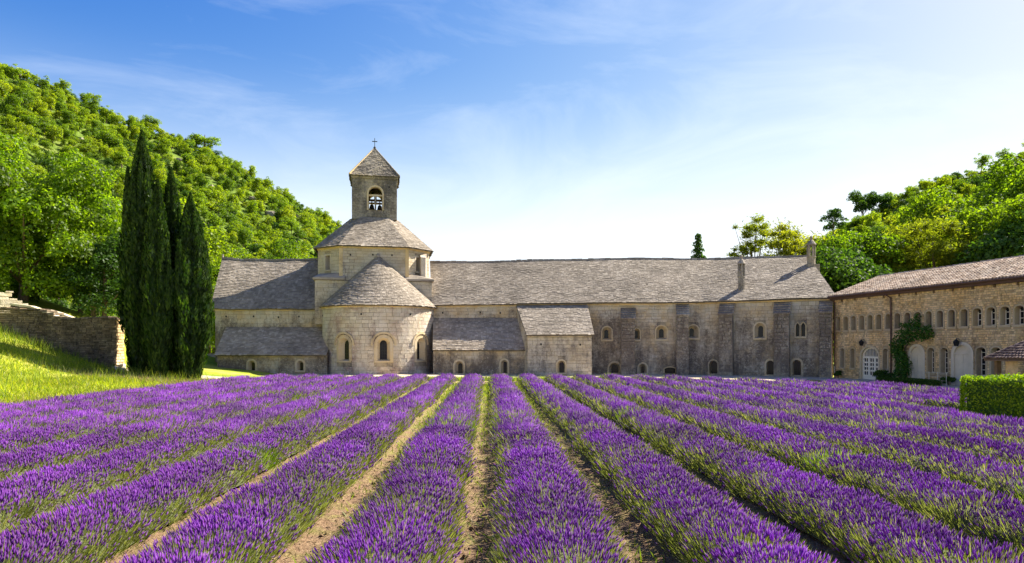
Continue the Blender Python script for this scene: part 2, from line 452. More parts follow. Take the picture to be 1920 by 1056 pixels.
def wall_face(mb, f, u0, u1, zb, top, ops, dep=0.0, step=None):
    """The wall sheet with real openings, in upright strips."""
    tf = top if callable(top) else (lambda u: top)
    cuts = {round(u0, 4), round(u1, 4)}
    for o in ops:
        for t in TS:
            u = o['u'] + t * o['hw']
            if u0 < u < u1: cuts.add(round(u, 4))
    if step:
        n = int((u1 - u0) / step)
        for k in range(1, n): cuts.add(round(u0 + (u1 - u0) * k / n, 4))
    cs = sorted(cuts)
    for a, b in zip(cs, cs[1:]):
        if b - a < 1e-3: continue
        m = (a + b) / 2
        za = zb2 = zb
        for o in sorted([o for o in ops if abs(m - o['u']) < o['hw']], key=lambda o: o['z0']):
            if o['z0'] > max(za, zb2) + 1e-3:
                mb.face([f.M(a, za, dep), f.M(b, zb2, dep), f.M(b, o['z0'], dep), f.M(a, o['z0'], dep)])
            ta, tb = (max(-1, min(1, (x - o['u']) / o['hw'])) for x in (a, b))
            za, zb2 = arch(o, ta), arch(o, tb)
        mb.face([f.M(a, za, dep), f.M(b, zb2, dep), f.M(b, tf(b), dep), f.M(a, tf(a), dep)])

def blocks(mb, f, u0, u1, zb, top, ops, ch, lmin, lmax, proud=0.03, rough=0.012, gap=0.005, inset=0.009):
    """Single stones laid in courses in front of the wall sheet, with open joints."""
    tf = top if callable(top) else (lambda u: top)
    zmax = max(tf(u0), tf(u1), tf((u0 + u1) / 2))
    z = zb
    while z < zmax - 0.05:
        h = ch * rnd.uniform(0.78, 1.22)
        gaps = []
        for o in ops:
            sw = o['sw']
            if z + h > o['z0'] - 0.12 and z < o['zs'] + o['rise'] + sw:
                hw = o['hw'] + sw
                if z > o['zs'] and o['rise'] > 0:
                    q = (z - o['zs']) / (o['rise'] + sw)
                    hw *= math.sqrt(max(0.0, 1 - q * q))
                gaps.append((o['u'] - hw, o['u'] + hw))
        gaps.sort()
        spans, x = [], u0
        for a, b in gaps:
            if a > x: spans.append((x, min(a, u1)))
            x = max(x, b)
        if x < u1: spans.append((x, u1))
        for a, b in spans:
            q = a - (rnd.uniform(0, lmin) if a == u0 else 0)
            while q < b - 0.02:
                l = rnd.uniform(lmin, lmax)
                s0, s1 = max(q, a), min(q + l, b)
                if b - s1 < lmin * 0.45: s1 = b
                q = s1 if s1 == b else q + l
                zt = min(z + h, tf((s0 + s1) / 2))
                if s1 - s0 < 0.05 or zt - z < 0.06: continue
                j = lambda: rnd.uniform(-1, 1) * rough
                p = proud + rnd.uniform(-0.5, 0.7) * rough
                g = gap
                o4 = [(s0 + g + j() * .4, z + g + j() * .4), (s1 - g + j() * .4, z + g + j() * .4), (s1 - g + j() * .4, zt - g + j() * .4), (s0 + g + j() * .4, zt - g + j() * .4)]
                cu, cz = (s0 + s1) / 2, (z + zt) / 2
                i4 = [(u + (inset if u < cu else -inset), w + (inset if w < cz else -inset)) for u, w in o4]
                A = mb.pts([f.M(u, w, 0.03) for u, w in o4])
                B = mb.pts([f.M(u, w, -p + j() * .3) for u, w in i4])
                mb.f.append(B)
                for k in range(4): mb.f.append([A[k], A[(k + 1) % 4], B[(k + 1) % 4], B[k]])
        z += h

def outline(o, grow=0.0, sx=1.0, dz=0.0, top=0.0):
    hw = (o['hw'] + grow) * sx
    rise = o['rise'] + (grow if o['kind'] != 'flat' else 0) - top
    pts = [(o['u'] - hw, o['z0'] + dz)]
    if o['kind'] == 'flat':
        return pts + [(o['u'] - hw, o['zs'] + grow), (o['u'] + hw, o['zs'] + grow), (o['u'] + hw, o['z0'] + dz)]
    q = dict(o, rise=max(0.02, rise * (sx if o['kind'] == 'round' else 1)))
    for t in TS: pts.append((o['u'] + t * hw, arch(q, t)))
    pts.append((o['u'] + hw, o['z0'] + dz))
    return pts

def window(f, o, parent, depth=0.45, sx=1.0, dz=0.0, proud=0.045, pane='glass', trim='trim', bars=None, hood=False, sill=True, name='window', shift=0.0):
    """Stone surround (the part), with its pane, sill, bars and hood as sub-parts."""
    mb = MB()
    inn, out = outline(o), outline(o, o['sw'])
    deep = [(u + shift, z) for u, z in outline(o, 0, sx, dz)]
    n = len(inn)
    I, O = mb.pts([f.M(u, z, -proud) for u, z in inn]), mb.pts([f.M(u, z, -proud) for u, z in out])
    O2, D = mb.pts([f.M(u, z, 0.03) for u, z in out]), mb.pts([f.M(u, z, depth) for u, z in deep])
    for k in range(n - 1):
        mb.f.append([O[k], O[k + 1], I[k + 1], I[k]])
        mb.f.append([O2[k], O2[k + 1], O[k + 1], O[k]])
        mb.f.append([I[k], I[k + 1], D[k + 1], D[k]])
    mb.f.append([I[n - 1], I[0], D[0], D[n - 1]])
    mb.f.append([O[0], I[0], D[0], O2[0]]); mb.f.append([I[n - 1], O[n - 1], O2[n - 1], D[n - 1]])
    w = mb.build(name, M[trim], parent)
    if pane:
        pm = MB(); pm.face([f.M(u, z, depth - 0.004) for u, z in deep])
        pm.build('pane', M[pane], w)
    if sill:
        sb = MB(); a, b = o['u'] - o['hw'] - o['sw'] * 0.9, o['u'] + o['hw'] + o['sw'] * 0.9
        sb.hexa([f.M(a, o['z0'] - 0.14, -0.09), f.M(b, o['z0'] - 0.14, -0.09), f.M(b, o['z0'] - 0.14, 0.02), f.M(a, o['z0'] - 0.14, 0.02)],
                [f.M(a, o['z0'] - 0.003, -0.09), f.M(b, o['z0'] - 0.003, -0.09), f.M(b, o['z0'] + 0.012, 0.02), f.M(a, o['z0'] + 0.012, 0.02)])
        sb.build('sill', M[trim], w)
    if bars:
        nv, nh, mt, th = bars
        bm_ = MB(); us = [u for u, z in deep]; u0, u1 = min(us), max(us); z0 = deep[0][1]
        ob = dict(o); hw = (u1 - u0) / 2; uc = (u0 + u1) / 2
        ztop = lambda u: max(z0 + .1, arch(o, max(-1, min(1, (u - uc) / hw))) - 0.01)
        def strip(a, b, za, zb_, d=depth - 0.03):
            bm_.hexa([f.M(a, za, d), f.M(b, za, d), f.M(b, za, d + .025), f.M(a, za, d + .025)], [f.M(a, zb_, d), f.M(b, zb_, d), f.M(b, zb_, d + .025), f.M(a, zb_, d + .025)])
        for k in range(1, nv + 1):
            u = u0 + (u1 - u0) * k / (nv + 1); strip(u - th / 2, u + th / 2, z0, ztop(u))
        for k in range(1, nh + 1):
            z = z0 + (o['zs'] - z0) * k / (nh + .3); strip(u0, u1, z - th / 2, z + th / 2, depth - 0.026)
        strip(u0, u0 + th * 1.3, z0, o['zs'], depth - .034); strip(u1 - th * 1.3, u1, z0, o['zs'], depth - .034); strip(u0, u1, z0, z0 + th * 1.6, depth - .038)
        bm_.build('window_bars', M[mt], w)
    if hood:
        hb = MB()
        q = dict(o, z0=o['zs'] - 0.1); a, b = outline(q, o['sw'] + 0.10), outline(q, o['sw'] + 0.27)
        A, B = hb.pts([f.M(u, z, -0.12) for u, z in a]), hb.pts([f.M(u, z, -0.12) for u, z in b])
        A2, B2 = hb.pts([f.M(u, z, 0.02) for u, z in a]), hb.pts([f.M(u, z, 0.02) for u, z in b])
        for k in range(len(a) - 1):
            hb.f += [[B[k], B[k + 1], A[k + 1], A[k]], [B2[k], B2[k + 1], B[k + 1], B[k]], [A[k], A[k + 1], A2[k + 1], A2[k]]]
        hb.f += [[A[0], A2[0], B2[0], B[0]], [A[-1], B[-1], B2[-1], A2[-1]]]
        hb.build('hood_mould', M[trim], w)
    return w

def poly(pts):
    """A point that runs along a polyline for s in 0..1."""
    P_ = [Vector(p) for p in pts]
    L = [0.0]
    for a, b in zip(P_, P_[1:]): L.append(L[-1] + (b - a).length)
    def at_(s):
        x = s * L[-1]
        for k in range(len(P_) - 1):
            if x <= L[k + 1] or k == len(P_) - 2:
                q = (x - L[k]) / max(1e-6, L[k + 1] - L[k])
                return P_[k].lerp(P_[k + 1], q)
    return at_

def roof_sheet(mb, E, Rg, n=24, thick=0.12):
    for k in range(n):
        a, b = k / n, (k + 1) / n
        e0, e1, r0, r1 = E(a), E(b), Rg(a), Rg(b)
        mb.face([e0, e1, r1, r0])
        dn = Vector((0, 0, -thick))
        mb.face([e0, e0 + dn, e1 + dn, e1])
        mb.face([e0 + dn, r0 + dn, r1 + dn, e1 + dn])
    for s in (0.0, 1.0):
        dn = Vector((0, 0, -thick)); mb.face([E(s), Rg(s), Rg(s) + dn, E(s) + dn])

def slates(mb, E, Rg, courses, width, thick=0.042, lift=0.012, over=0.10, ragged=0.35, skip=None):
    """Every stone slate as its own wedge, laid in overlapping courses from eaves to ridge."""
    def S(s, t): return E(s).lerp(Rg(s), t)
    courses, width = int(courses * 1.35), width * .72
    for j in range(courses):
        t0, t1 = j / courses, min(1.0, (j + 1.25) / courses)
        L = sum((S(k / 24, t0) - S((k + 1) / 24, t0)).length for k in range(24))
        n = max(2, int(L / width))
        cuts = [0.0] + sorted(min(1, max(0, (k + rnd.uniform(-0.32, 0.32)) / n)) for k in range(1, n)) + [1.0]
        for a, b in zip(cuts, cuts[1:]):
            if (b - a) * L < 0.05: continue
            g = 0.008 / L
            a, b = a + g, b - g
            p0, p1, p2, p3 = S(a, t0), S(b, t0), S(b, t1), S(a, t1)
            nn = (p1 - p0).cross(p3 - p0)
            if nn.length < 1e-7: continue
            nn.normalize()
            if nn.z < 0: nn = -nn
            if skip and skip((p0 + p2) / 2): continue
            dn = (p0 - p3).normalized()
            d0 = dn * (over * (0.25 if j else 0.7) * rnd.uniform(0.2, 1.6) if True else 0)
            th = thick * rnd.uniform(1 - ragged, 1 + ragged)
            q0, q1 = p0 + d0 + nn * (th + lift), p1 + d0 + nn * (th + lift)
            q2, q3 = p2 + nn * lift, p3 + nn * lift
            b0, b1 = p0 + d0 + nn * lift * .3, p1 + d0 + nn * lift * .3
            i = mb.pts([q0, q1, q2, q3, b0, b1])
            mb.f += [[i[0], i[1], i[2], i[3]], [i[4], i[5], i[1], i[0]], [i[4], i[0], i[3]], [i[5], i[2], i[1]]]

def slate_roof(name, E, Rg, parent, courses, width, mat='slate', n=24, thick=0.042, skip=None, ridge=True):
    E0_, R0_, ph_ = E, Rg, rnd.uniform(0, 6)
    if (E0_(1.0) - E0_(0.0)).length > 5 and ridge:               # old timbers: ridge and eaves sag a little
        E = lambda s: E0_(s) + Vector((0, 0, .025 * math.sin(11 * s + ph_) + .015 * math.sin(29 * s)))
        Rg = lambda s: R0_(s) + Vector((0, 0, .06 * math.sin(8 * s + ph_) + .03 * math.sin(23 * s + 1)))
    mb = MB(); roof_sheet(mb, E, Rg, n)
    r = mb.build(name, M['under'], parent)
    sb = MB(); slates(sb, E, Rg, courses, width, thick, skip=skip)
    sb.build('slates', M[mat], r, 'stuff')
    if ridge:
        rb = MB()
        L = sum((Rg(k / 24) - Rg((k + 1) / 24)).length for k in range(24)); m = max(2, int(L / 0.55))
        for k in range(m):
            a, b = Rg((k + .03) / m), Rg((k + .97) / m)
            h = rnd.uniform(.10, .16); w = .17
            y = Vector((0, w, 0)); dz = Vector((0, 0, h)); lo = Vector((0, 0, -.06))
            rb.hexa([a - y + lo, b - y + lo, b + y + lo, a + y + lo], [a - y * .6 + dz, b - y * .6 + dz, b + y * .6 + dz, a + y * .6 + dz])
        rb.build('ridge_stones', M[mat], r, 'stuff')
    return r

def cornice(f, u0, u1, z, parent, proud=0.14, h=0.20, mat='corn', n=1, name='eaves_course'):
    mb = MB()
    k = max(1, int((u1 - u0) / 0.9))
    for q in range(k):
        a, b = u0 + (u1 - u0) * q / k + .006, u0 + (u1 - u0) * (q + 1) / k - .006
        p = proud * rnd.uniform(.9, 1.1)
        mb.hexa([f.M(a, z - h, -p * .55), f.M(b, z - h, -p * .55), f.M(b, z - h, .05), f.M(a, z - h, .05)], [f.M(a, z, -p), f.M(b, z, -p), f.M(b, z, .05), f.M(a, z, .05)])
    return mb.build(name, M[mat], parent)

def stone_wall(name, f, u0, u1, zb, top, ops, parent, mat, core='mortar', ch=0.34, lmin=.45, lmax=.95, step=None, proud=.03, rough=.012, label=None, gap=.005, holes=0):
    mb = MB(); wall_face(mb, f, u0, u1, zb, top, ops, 0.0, step)
    w = mb.build(name, M[core], parent, label=label)
    sb = MB(); blocks(sb, f, u0, u1, zb, top, ops, ch, lmin, lmax, proud, rough, gap)
    sb.build('stones', M[mat], w, 'stuff')
    if holes:
        tf = top if callable(top) else (lambda u: top)
        for k in range(holes):
            u = u0 + (u1 - u0) * (k + .5 + rnd.uniform(-.2, .2)) / holes
            if any(abs(u - o['u']) < o['hw'] + .5 for o in ops): continue
            z = tf(u) - rnd.uniform(.75, .85)
            hb = MB(); hb.hexa([f.M(u - .07, z - .09, -.062), f.M(u + .07, z - .09, -.062), f.M(u + .07, z - .09, .02), f.M(u - .07, z - .09, .02)], [f.M(u - .06, z + .07, -.062), f.M(u + .06, z + .07, -.062), f.M(u + .06, z + .07, .02), f.M(u - .06, z + .07, .02)])
            hb.build('dark_putlog_block', M['iron'], w)  # dark block proud of the wall; its colour stands for a hole's shade
    return w

# ------------------------------------------------------------------ the abbey church: transept, apse, crossing tower, belfry
church = empty('abbey_church', (-12.5, 63, 0), 'pale stone abbey church with round apse, conical slate roof and bell tower', 'church')
GX = -12.4                                                 # the line of apse and tower
# transept arm
fT = Plane((-27.6, 62.0), (GX, 62.0))
stone_wall('transept_wall', fT, 0, 11.2, 0, 6.02, [], church, 'nave', holes=5)
cornice(fT, -.05, 10.6, 6.02, church)
mb = MB()
mb.hexa([(-27.6, 62.06, 0), (-27.6, 73, 0), (-27.0, 73, 0), (-27.0, 62.06, 0)], [(-27.6, 62.06, 6.0), (-27.6, 73, 6.0), (-27.0, 73, 6.0), (-27.0, 62.06, 6.0)])
mb.prism([(-27.6, 62.06, 6.0), (-27.6, 73, 6.0), (-28.2, 67.2, 11.0)], [(-27.1, 62.06, 6.0), (-27.1, 73, 6.0), (-27.7, 67.2, 11.0)])
mb.box(-27.6, -7, 72.6, 73, 0, 6)
mb.build('gable_wall', M['nave'], church)
E = poly([(-27.95, 61.78, 5.98), (-17.0, 61.78, 5.98)]); Rg = poly([(-29.2, 67.2, 11.22), (-17.0, 67.2, 11.12)])
tr = slate_roof('transept_roof', E, Rg, church, 24, 0.34)
mb = MB(); mb.face([(-29.2, 67.2, 11.2), (-17, 67.2, 11.1), (-17, 73, 5.9), (-27.95, 73, 5.9)]); mb.build('rear_roof_slope', M['slate'], tr)
mb = MB(); mb.tube([(-29.15, 67.2, 11.1), (-29.15, 67.2, 11.75)], [.13, .07], 6); mb.build('gable_finial', M['belfry'], tr)
# lean-to along the transept
fL = Plane((-25.85, 58.5), (-16.2, 58.5))
ops = []
for px, w in ((472, .62), (563, .62)):
    u = fL.u(px); ops.append(opening(u, w, 0.35, 1.22, 'round', sw=.16))
stone_wall('side_aisle_wall', fL, 0, fL.L, 0, 1.80, ops, church, 'low', ch=.30)
for o in ops: window(fL, o, church, .4, .45)
mb = MB(); mb.prism([(-25.85, 58.53, 0), (-25.85, 62, 0), (-25.85, 62, 4.15), (-25.85, 58.53, 1.8)], [(-25.5, 58.53, 0), (-25.5, 62, 0), (-25.5, 62, 4.15), (-25.5, 58.53, 1.8)]); mb.build('side_aisle_end', M['low'], church)
slate_roof('side_aisle_roof', poly([(-26.0, 58.25, 1.74), (-16.2, 58.25, 1.74)]), poly([(-26.6, 61.97, 4.22), (-16.2, 61.97, 4.22)]), church, 17, .36, 'slate_shade_lift', ridge=False)
# apse
AC, AR = (GX, 62.5), 5.15
fA = Round(AC, AR)
ops = []
for a in (-25, 15, 56): ops.append(opening(R(a) * AR, 1.10, 1.22, 3.22, 'round', sw=.26))
stone_wall('apse_wall', fA, -R(92) * AR, R(92) * AR, 0, 6.08, ops, church, 'apse', ch=.33, lmin=.4, lmax=.85, step=.3, holes=5)
for o, sh in zip(ops, (.10, 0, -.16)):
    window(fA, o, church, .40, .60, .12, hood=True, bars=(2, 5, 'iron', .03), shift=sh)
cornice(fA, -R(92) * AR, R(92) * AR, 6.1, church, .18, .2)
def ring(rad, z, a0=-98, a1=98): return lambda s: Vector((AC[0] + rad * math.sin(R(a0 + (a1 - a0) * s)), AC[1] - rad * math.cos(R(a0 + (a1 - a0) * s)), z))
slate_roof('apse_roof', ring(AR + .28, 6.08), lambda s: Vector((GX + .05 * math.sin(R(-98 + 196 * s)), 61.75, 10.85)), church, 25, .34, ridge=False, n=40)
mb = MB(); mb.lathe((GX, 61.7, 10.72), [(.22, 0), (.2, .16), (.08, .34)], 8); mb.build('apse_finial', M['slate'], church)
before = set(church.children_recursive)
# square base under the crossing tower, with little stone caps on its corners
TCY, A_, B_ = 67.0, 5.2, 2.95
fB = Plane((GX - A_ - .1, TCY - A_ - .1), (GX + A_ + .1, TCY - A_ - .1))
stone_wall('tower_base', fB, 0, fB.L, 5.0, 8.55, [], church, 'tower')
mb = MB(); mb.box(GX - A_ - .1, GX + A_ + .1, TCY - A_ - .06, TCY + A_, 4.5, 8.53); mb.build('tower_base_core', M['tower'], church)
for sx in (-1, 1):
    mb = MB(); x0, x1 = GX + sx * (A_ + .28), GX + sx * (B_ - .3)
    y0 = TCY - A_ - .30
    xs = sorted((x0, x1)); mb.box(xs[0], xs[1], y0, y0 + 2.6, 8.56, 8.74)
    i = mb.pts([(x0, y0, 8.745), (x1, y0, 8.745), (x1, y0 + .6, 9.35), (x0 - sx * .45, TCY - B_ - .1, 9.35), (x0, TCY - B_, 8.745)])
    mb.f += [[i[0], i[1], i[2]], [i[0], i[2], i[3]], [i[0], i[3], i[4]]]
    mb.build('corner_cap', M['slate_shade_lift' if sx < 0 else 'slate'], church)
# octagonal drum
octo = [(-B_, -A_), (B_, -A_), (A_, -B_), (A_, B_), (B_, A_), (-B_, A_), (-A_, B_), (-A_, -B_)]
ZD0, ZD1 = 8.5, 11.72
for k in range(8):
    a, b = octo[k], octo[(k + 1) % 8]
    if k in (0, 1, 7, 2, 6):
        f = Plane((GX + a[0], TCY + a[1]), (GX + b[0], TCY + b[1]))
        if k == 6 or k == 2: f.n = Vector((1 if k == 2 else -1, 0))
        ops = [opening(f.L * (.5 if k == 1 else .42), .62, 9.6, 10.95, 'flat', sw=.14)] if k in (1, 7) else []
        stone_wall('drum_wall', f, 0, f.L, ZD0, ZD1, ops, church, 'tower', ch=.32, lmin=.4, holes=3 if k == 0 else 1)
        for o in ops: window(f, o, church, .5, .8, pane='iron', trim='tower')
        cornice(f, -.05, f.L + .05, ZD1, church, .16, .2)
    else:
        mb = MB(); mb.face([(GX + a[0], TCY + a[1], ZD0), (GX + b[0], TCY + b[1], ZD0), (GX + b[0], TCY + b[1], ZD1), (GX + a[0], TCY + a[1], ZD1)]); mb.build('drum_wall', M['tower'], church)
for sx in (-1, 1):                                            # corner piers where front and slant meet
    mb = MB(); x = GX + sx * (B_ + .05); mb.box(x - .16, x + .16, TCY - A_ - .12, TCY - A_ + .2, ZD0 + .3, ZD1 - .21); mb.build('corner_pier', M['corn'], church)
for sx in (1,):                                              # buttress slab beside the right hand slit
    mb = MB(); x, y = GX + 4.55, TCY - 4.15
    mb.hexa([(x - .22, y - .5, 8.6), (x + .22, y - .5, 8.6), (x + .35, y + .4, 8.6), (x - .35, y + .4, 8.6)], [(x - .22, y - .5, 10.9), (x + .22, y - .5, 10.9), (x + .35, y + .4, 11.35), (x - .35, y + .4, 11.35)])
    mb.build('drum_buttress', M['apse'], church)
# drum roof: eight slopes up to the belfry
BH, ZB = 2.12, 14.95
scale_up = [(p[0] / A_, p[1] / A_) for p in octo]
droof = None
for k in range(8):
    a, b = octo[k], octo[(k + 1) % 8]; g = 1.07
    E = poly([(GX + a[0] * g, TCY + a[1] * g, ZD1 + .02), (GX + b[0] * g, TCY + b[1] * g, ZD1 + .02)])
    q = (BH + .12) / A_
    def upper(p): return (GX + p[0] / A_ * (BH + .12), TCY + p[1] / A_ * (BH + .12), ZB)
    ua, ub = upper(a), upper(b)
    Rg = poly([ua, ub])
    if droof is None:
        droof = empty('drum_roof', (0, 0, 0)); droof.parent = church; droof.location = (0, 0, 0)
    mb = MB(); roof_sheet(mb, E, Rg, 1); mb.build('roof_slope', M['under'], droof)
    if k in (0, 1, 2, 6, 7):
        sb = MB(); slates(sb, E, Rg, 17, .34); sb.build('slates', M['slate'], droof, 'stuff')
# belfry: four walls with paired arched openings, bells inside
BY = TCY; ZE = 18.85
for k, (nx, ny) in enumerate(((0, -1), (1, 0), (-1, 0), (0, 1))):
    if ny: f = Plane((GX - BH, BY + ny * BH), (GX + BH, BY + ny * BH)); f.n = Vector((0, ny))
    else: f = Plane((GX + nx * BH, BY - BH), (GX + nx * BH, BY + BH)); f.n = Vector((nx, 0))
    o = opening(BH + .08, 1.30, 15.72, 17.98, 'round', sw=.16)
    stone_wall('belfry_wall', f, .001, f.L - .001, ZB - .15, ZE, [o], church, 'belfry', 'belfry', ch=.32, lmin=.4, lmax=.8, holes=2 if k == 0 else 0)
    w = window(f, o, church, .55, 1.0, pane=None, name='belfry_opening', trim='trim', sill=False)
    mb = MB(); u = o['u']
    mb.hexa([f.M(u - .07, 15.72, .18), f.M(u + .07, 15.72, .18), f.M(u + .07, 15.72, .36), f.M(u - .07, 15.72, .36)], [f.M(u - .07, 17.1, .18), f.M(u + .07, 17.1, .18), f.M(u + .07, 17.1, .36), f.M(u - .07, 17.1, .36)])
    mb.build('colonnette', M['belfry'], w)
    mb = MB(); mb.hexa([f.M(u - .64, 17.1, .14), f.M(u + .64, 17.1, .14), f.M(u + .64, 17.1, .42), f.M(u - .64, 17.1, .42)], [f.M(u - .64, 17.26, .14), f.M(u + .64, 17.26, .14), f.M(u + .64, 17.26, .42), f.M(u - .64, 17.26, .42)])
    mb.build('lintel', M['trim'], w)
    cornice(f, -.12, f.L + .12, ZE + .16, church, .17, .26, 'belfry')
mb = MB(); mb.box(GX - BH + .3, GX + BH - .3, BY - BH + .3, BY + BH - .3, ZB - .1, 15.6); mb.build('belfry_floor', M['belfry'], church)
mb = MB(); mb.box(GX - 1.8, GX + 1.8, BY - .09, BY + .09, 17.0, 17.2); mb.box(GX - .05, GX + .2, BY - 1.6, BY + 1.6, 17.22, 17.4); mb.build('bell_frame', M['wood'], church)
for dx, z in ((-.36, 16.0), (.42, 15.95)):
    mb = MB(); mb.lathe((GX + .08 + dx, BY, z), [(.36, 0), (.33, .06), (.25, .28), (.21, .5), (.17, .62), (.05, .70), (.05, 1.05)], 14); mb.build('bell', M['bronze'], church, smooth=False)
ap = Vector((GX, BY, 22.35)); g = BH + .24
cs_ = [(GX - g, BY - g, ZE + .17), (GX + g, BY - g, ZE + .17), (GX + g, BY + g, ZE + .17), (GX - g, BY + g, ZE + .17)]
broof = empty('belfry_roof', (0, 0, 0)); broof.parent = church
for k in range(4):
    E = poly([cs_[k], cs_[(k + 1) % 4]]); Rg = (lambda s, a=Vector(cs_[k]), b=Vector(cs_[(k + 1) % 4]): ap + (a.lerp(b, s) - ap) * .02)
    mb = MB(); roof_sheet(mb, E, Rg, 1, .1); mb.build('roof_slope', M['under'], broof)
    sb = MB(); slates(sb, E, Rg, 15, .34, .05); sb.build('slates', M['belfry'], broof, 'stuff')
    mb = MB(); mb.tube([Vector(cs_[k]) + Vector((0, 0, .05)), ap], [.10, .07], 6); mb.build('hip_ridge', M['corn' if k in (0, 3) else 'belfry'], broof)  # left hips paler: the sun on that edge is put into the colour
mb = MB(); mb.lathe((GX, BY, 22.2), [(.16, 0), (.12, .22), (.03, .34)], 8)
mb.tube([(GX, BY, 22.4), (GX, BY, 23.35)], [.035, .03], 6); mb.box(GX - .26, GX + .26, BY - .03, BY + .03, 22.98, 23.05); mb.build('cross', M['iron'], church)

# the tower stands on the church's own axis, turned a little from the apse front
from mathutils import Matrix
piv = Vector((GX, 60.0, 0)) - Vector(church.location)
TURN = Matrix.Translation(piv) @ Matrix.Rotation(R(11.3), 4, 'Z') @ Matrix.Translation(-piv)
for o in church.children_recursive:
    if o not in before and o.type == 'MESH': o.data.transform(TURN)

# ------------------------------------------------------------------ the long wing
wing = empty('monks_wing', (8, 60, 0), 'long crusted stone abbey wing with wide slate roof, buttresses and two lantern chimneys', 'building')
W0, W1, W2 = Vector((-7.4, 62.1)), Vector((16.71, 57.7)), Vector((25.62, 53.2))
f1, f2 = Plane(W0, W1), Plane(W1, W2)
ZW = 6.36
def wops(f, items):
    out = []
    for px0, px1, yt, yb, kind, sw in items:
        u0, zt = f.uv(px0, yt); u1, zb = f.uv(px1, yb)
        out.append(opening((u0 + u1) / 2, u1 - u0, max(zb, .12), zt, kind, sw=sw))
    return out
up1 = wops(f1, [(1129, 1147, 613, 637, 'round', .10), (1186, 1200, 616, 637, 'round', .08), (1230, 1251, 611, 636, 'round', .10), (1290, 1310, 610, 634, 'round', .10)])
lo1 = wops(f1, [(1142, 1163, 680, 705, 'round', .14), (1197, 1213, 682, 705, 'round', .12), (1246, 1267, 689, 708, 'seg', .10)])
stone_wall('wing_wall', f1, 0, f1.L, 0, ZW, up1 + lo1, wing, 'nave', ch=.31, lmin=.4, lmax=.85, holes=9)
for k, o in enumerate(up1): window(f1, o, wing, .55, .42, .14, bars=None, shift=(-.08, 0, 0, -.1)[k])
for k, o in enumerate(lo1): window(f1, o, wing, .5, (.62, .34, .96)[k], 0, sill=k != 2)
up2 = wops(f2, [(1415, 1435, 606, 634, 'round', .12), (1492, 1499, 606, 631, 'point', .10), (1502, 1510, 605, 631, 'point', .10)])
lo2 = wops(f2, [(1330, 1345, 676, 706, 'round', .12), (1437, 1452, 676, 706, 'round', .16), (1486, 1502, 675, 704, 'round', .18)])
stone_wall('wing_wall', f2, 0, f2.L, 0, ZW, up2 + lo2, wing, 'nave', ch=.31, lmin=.4, lmax=.85, holes=4)
for k, o in enumerate(up2): window(f2, o, wing, .5, .45 if k == 0 else .9, .1 if k == 0 else 0)
for o in lo2: window(f2, o, wing, .5, .75)
cornice(f1, 0, f1.L, ZW, wing, .16, .22); cornice(f2, 0, f2.L, ZW, wing, .16, .22)
mb = MB(); mb.hexa([(25.6, 53.25, 0), (33.5, 70.5, 0), (33.0, 70.8, 0), (25.0, 53.6, 0)], [(25.6, 53.25, 6.3), (33.5, 70.5, 6.3), (33.0, 70.8, 6.3), (25.0, 53.6, 6.3)]); mb.hexa([(33.5, 70.5, 0), (-7, 75, 0), (-7, 74.5, 0), (33.5, 70, 0)], [(33.5, 70.5, 6.3), (-7, 75, 6.3), (-7, 74.5, 6.3), (33.5, 70, 6.3)]); mb.build('end_wall', M['nave'], wing)
r0, r1, r2 = at(806, 491.5, 68), at(1340, 485.5, 64.5), at(1515, 479.5, 61.5)
o1, o2 = f1.n * .3, f2.n * .3
E = poly([(W0.x + o1.x, W0.y + o1.y, 6.35), (W1.x + o2.x, W1.y + o2.y, 6.36), (W2.x + o2.x + .25, W2.y + o2.y - .1, 6.36)])
eL = [(Vector((W1.x - W0.x, W1.y - W0.y)).length), (Vector((W2.x - W1.x, W2.y - W1.y)).length)]
rr = poly([r0, r1, r2])
wr = slate_roof('wing_roof', E, rr, wing, 30, .36, n=36)
hipC = Vector((32.6, 69.0, 6.3)); e2 = Vector(E(1.0))
slate_roof('hip_roof', poly([e2, hipC]), lambda s: r2 + Vector((.02 * s, .02 * s, 0)), wing, 24, .4, n=6, ridge=False)
mb = MB(); mb.face([r0, r1, r2, hipC, Vector((-7, 75, 6.2))]); mb.build('rear_roof_slope', M['slate'], wr)
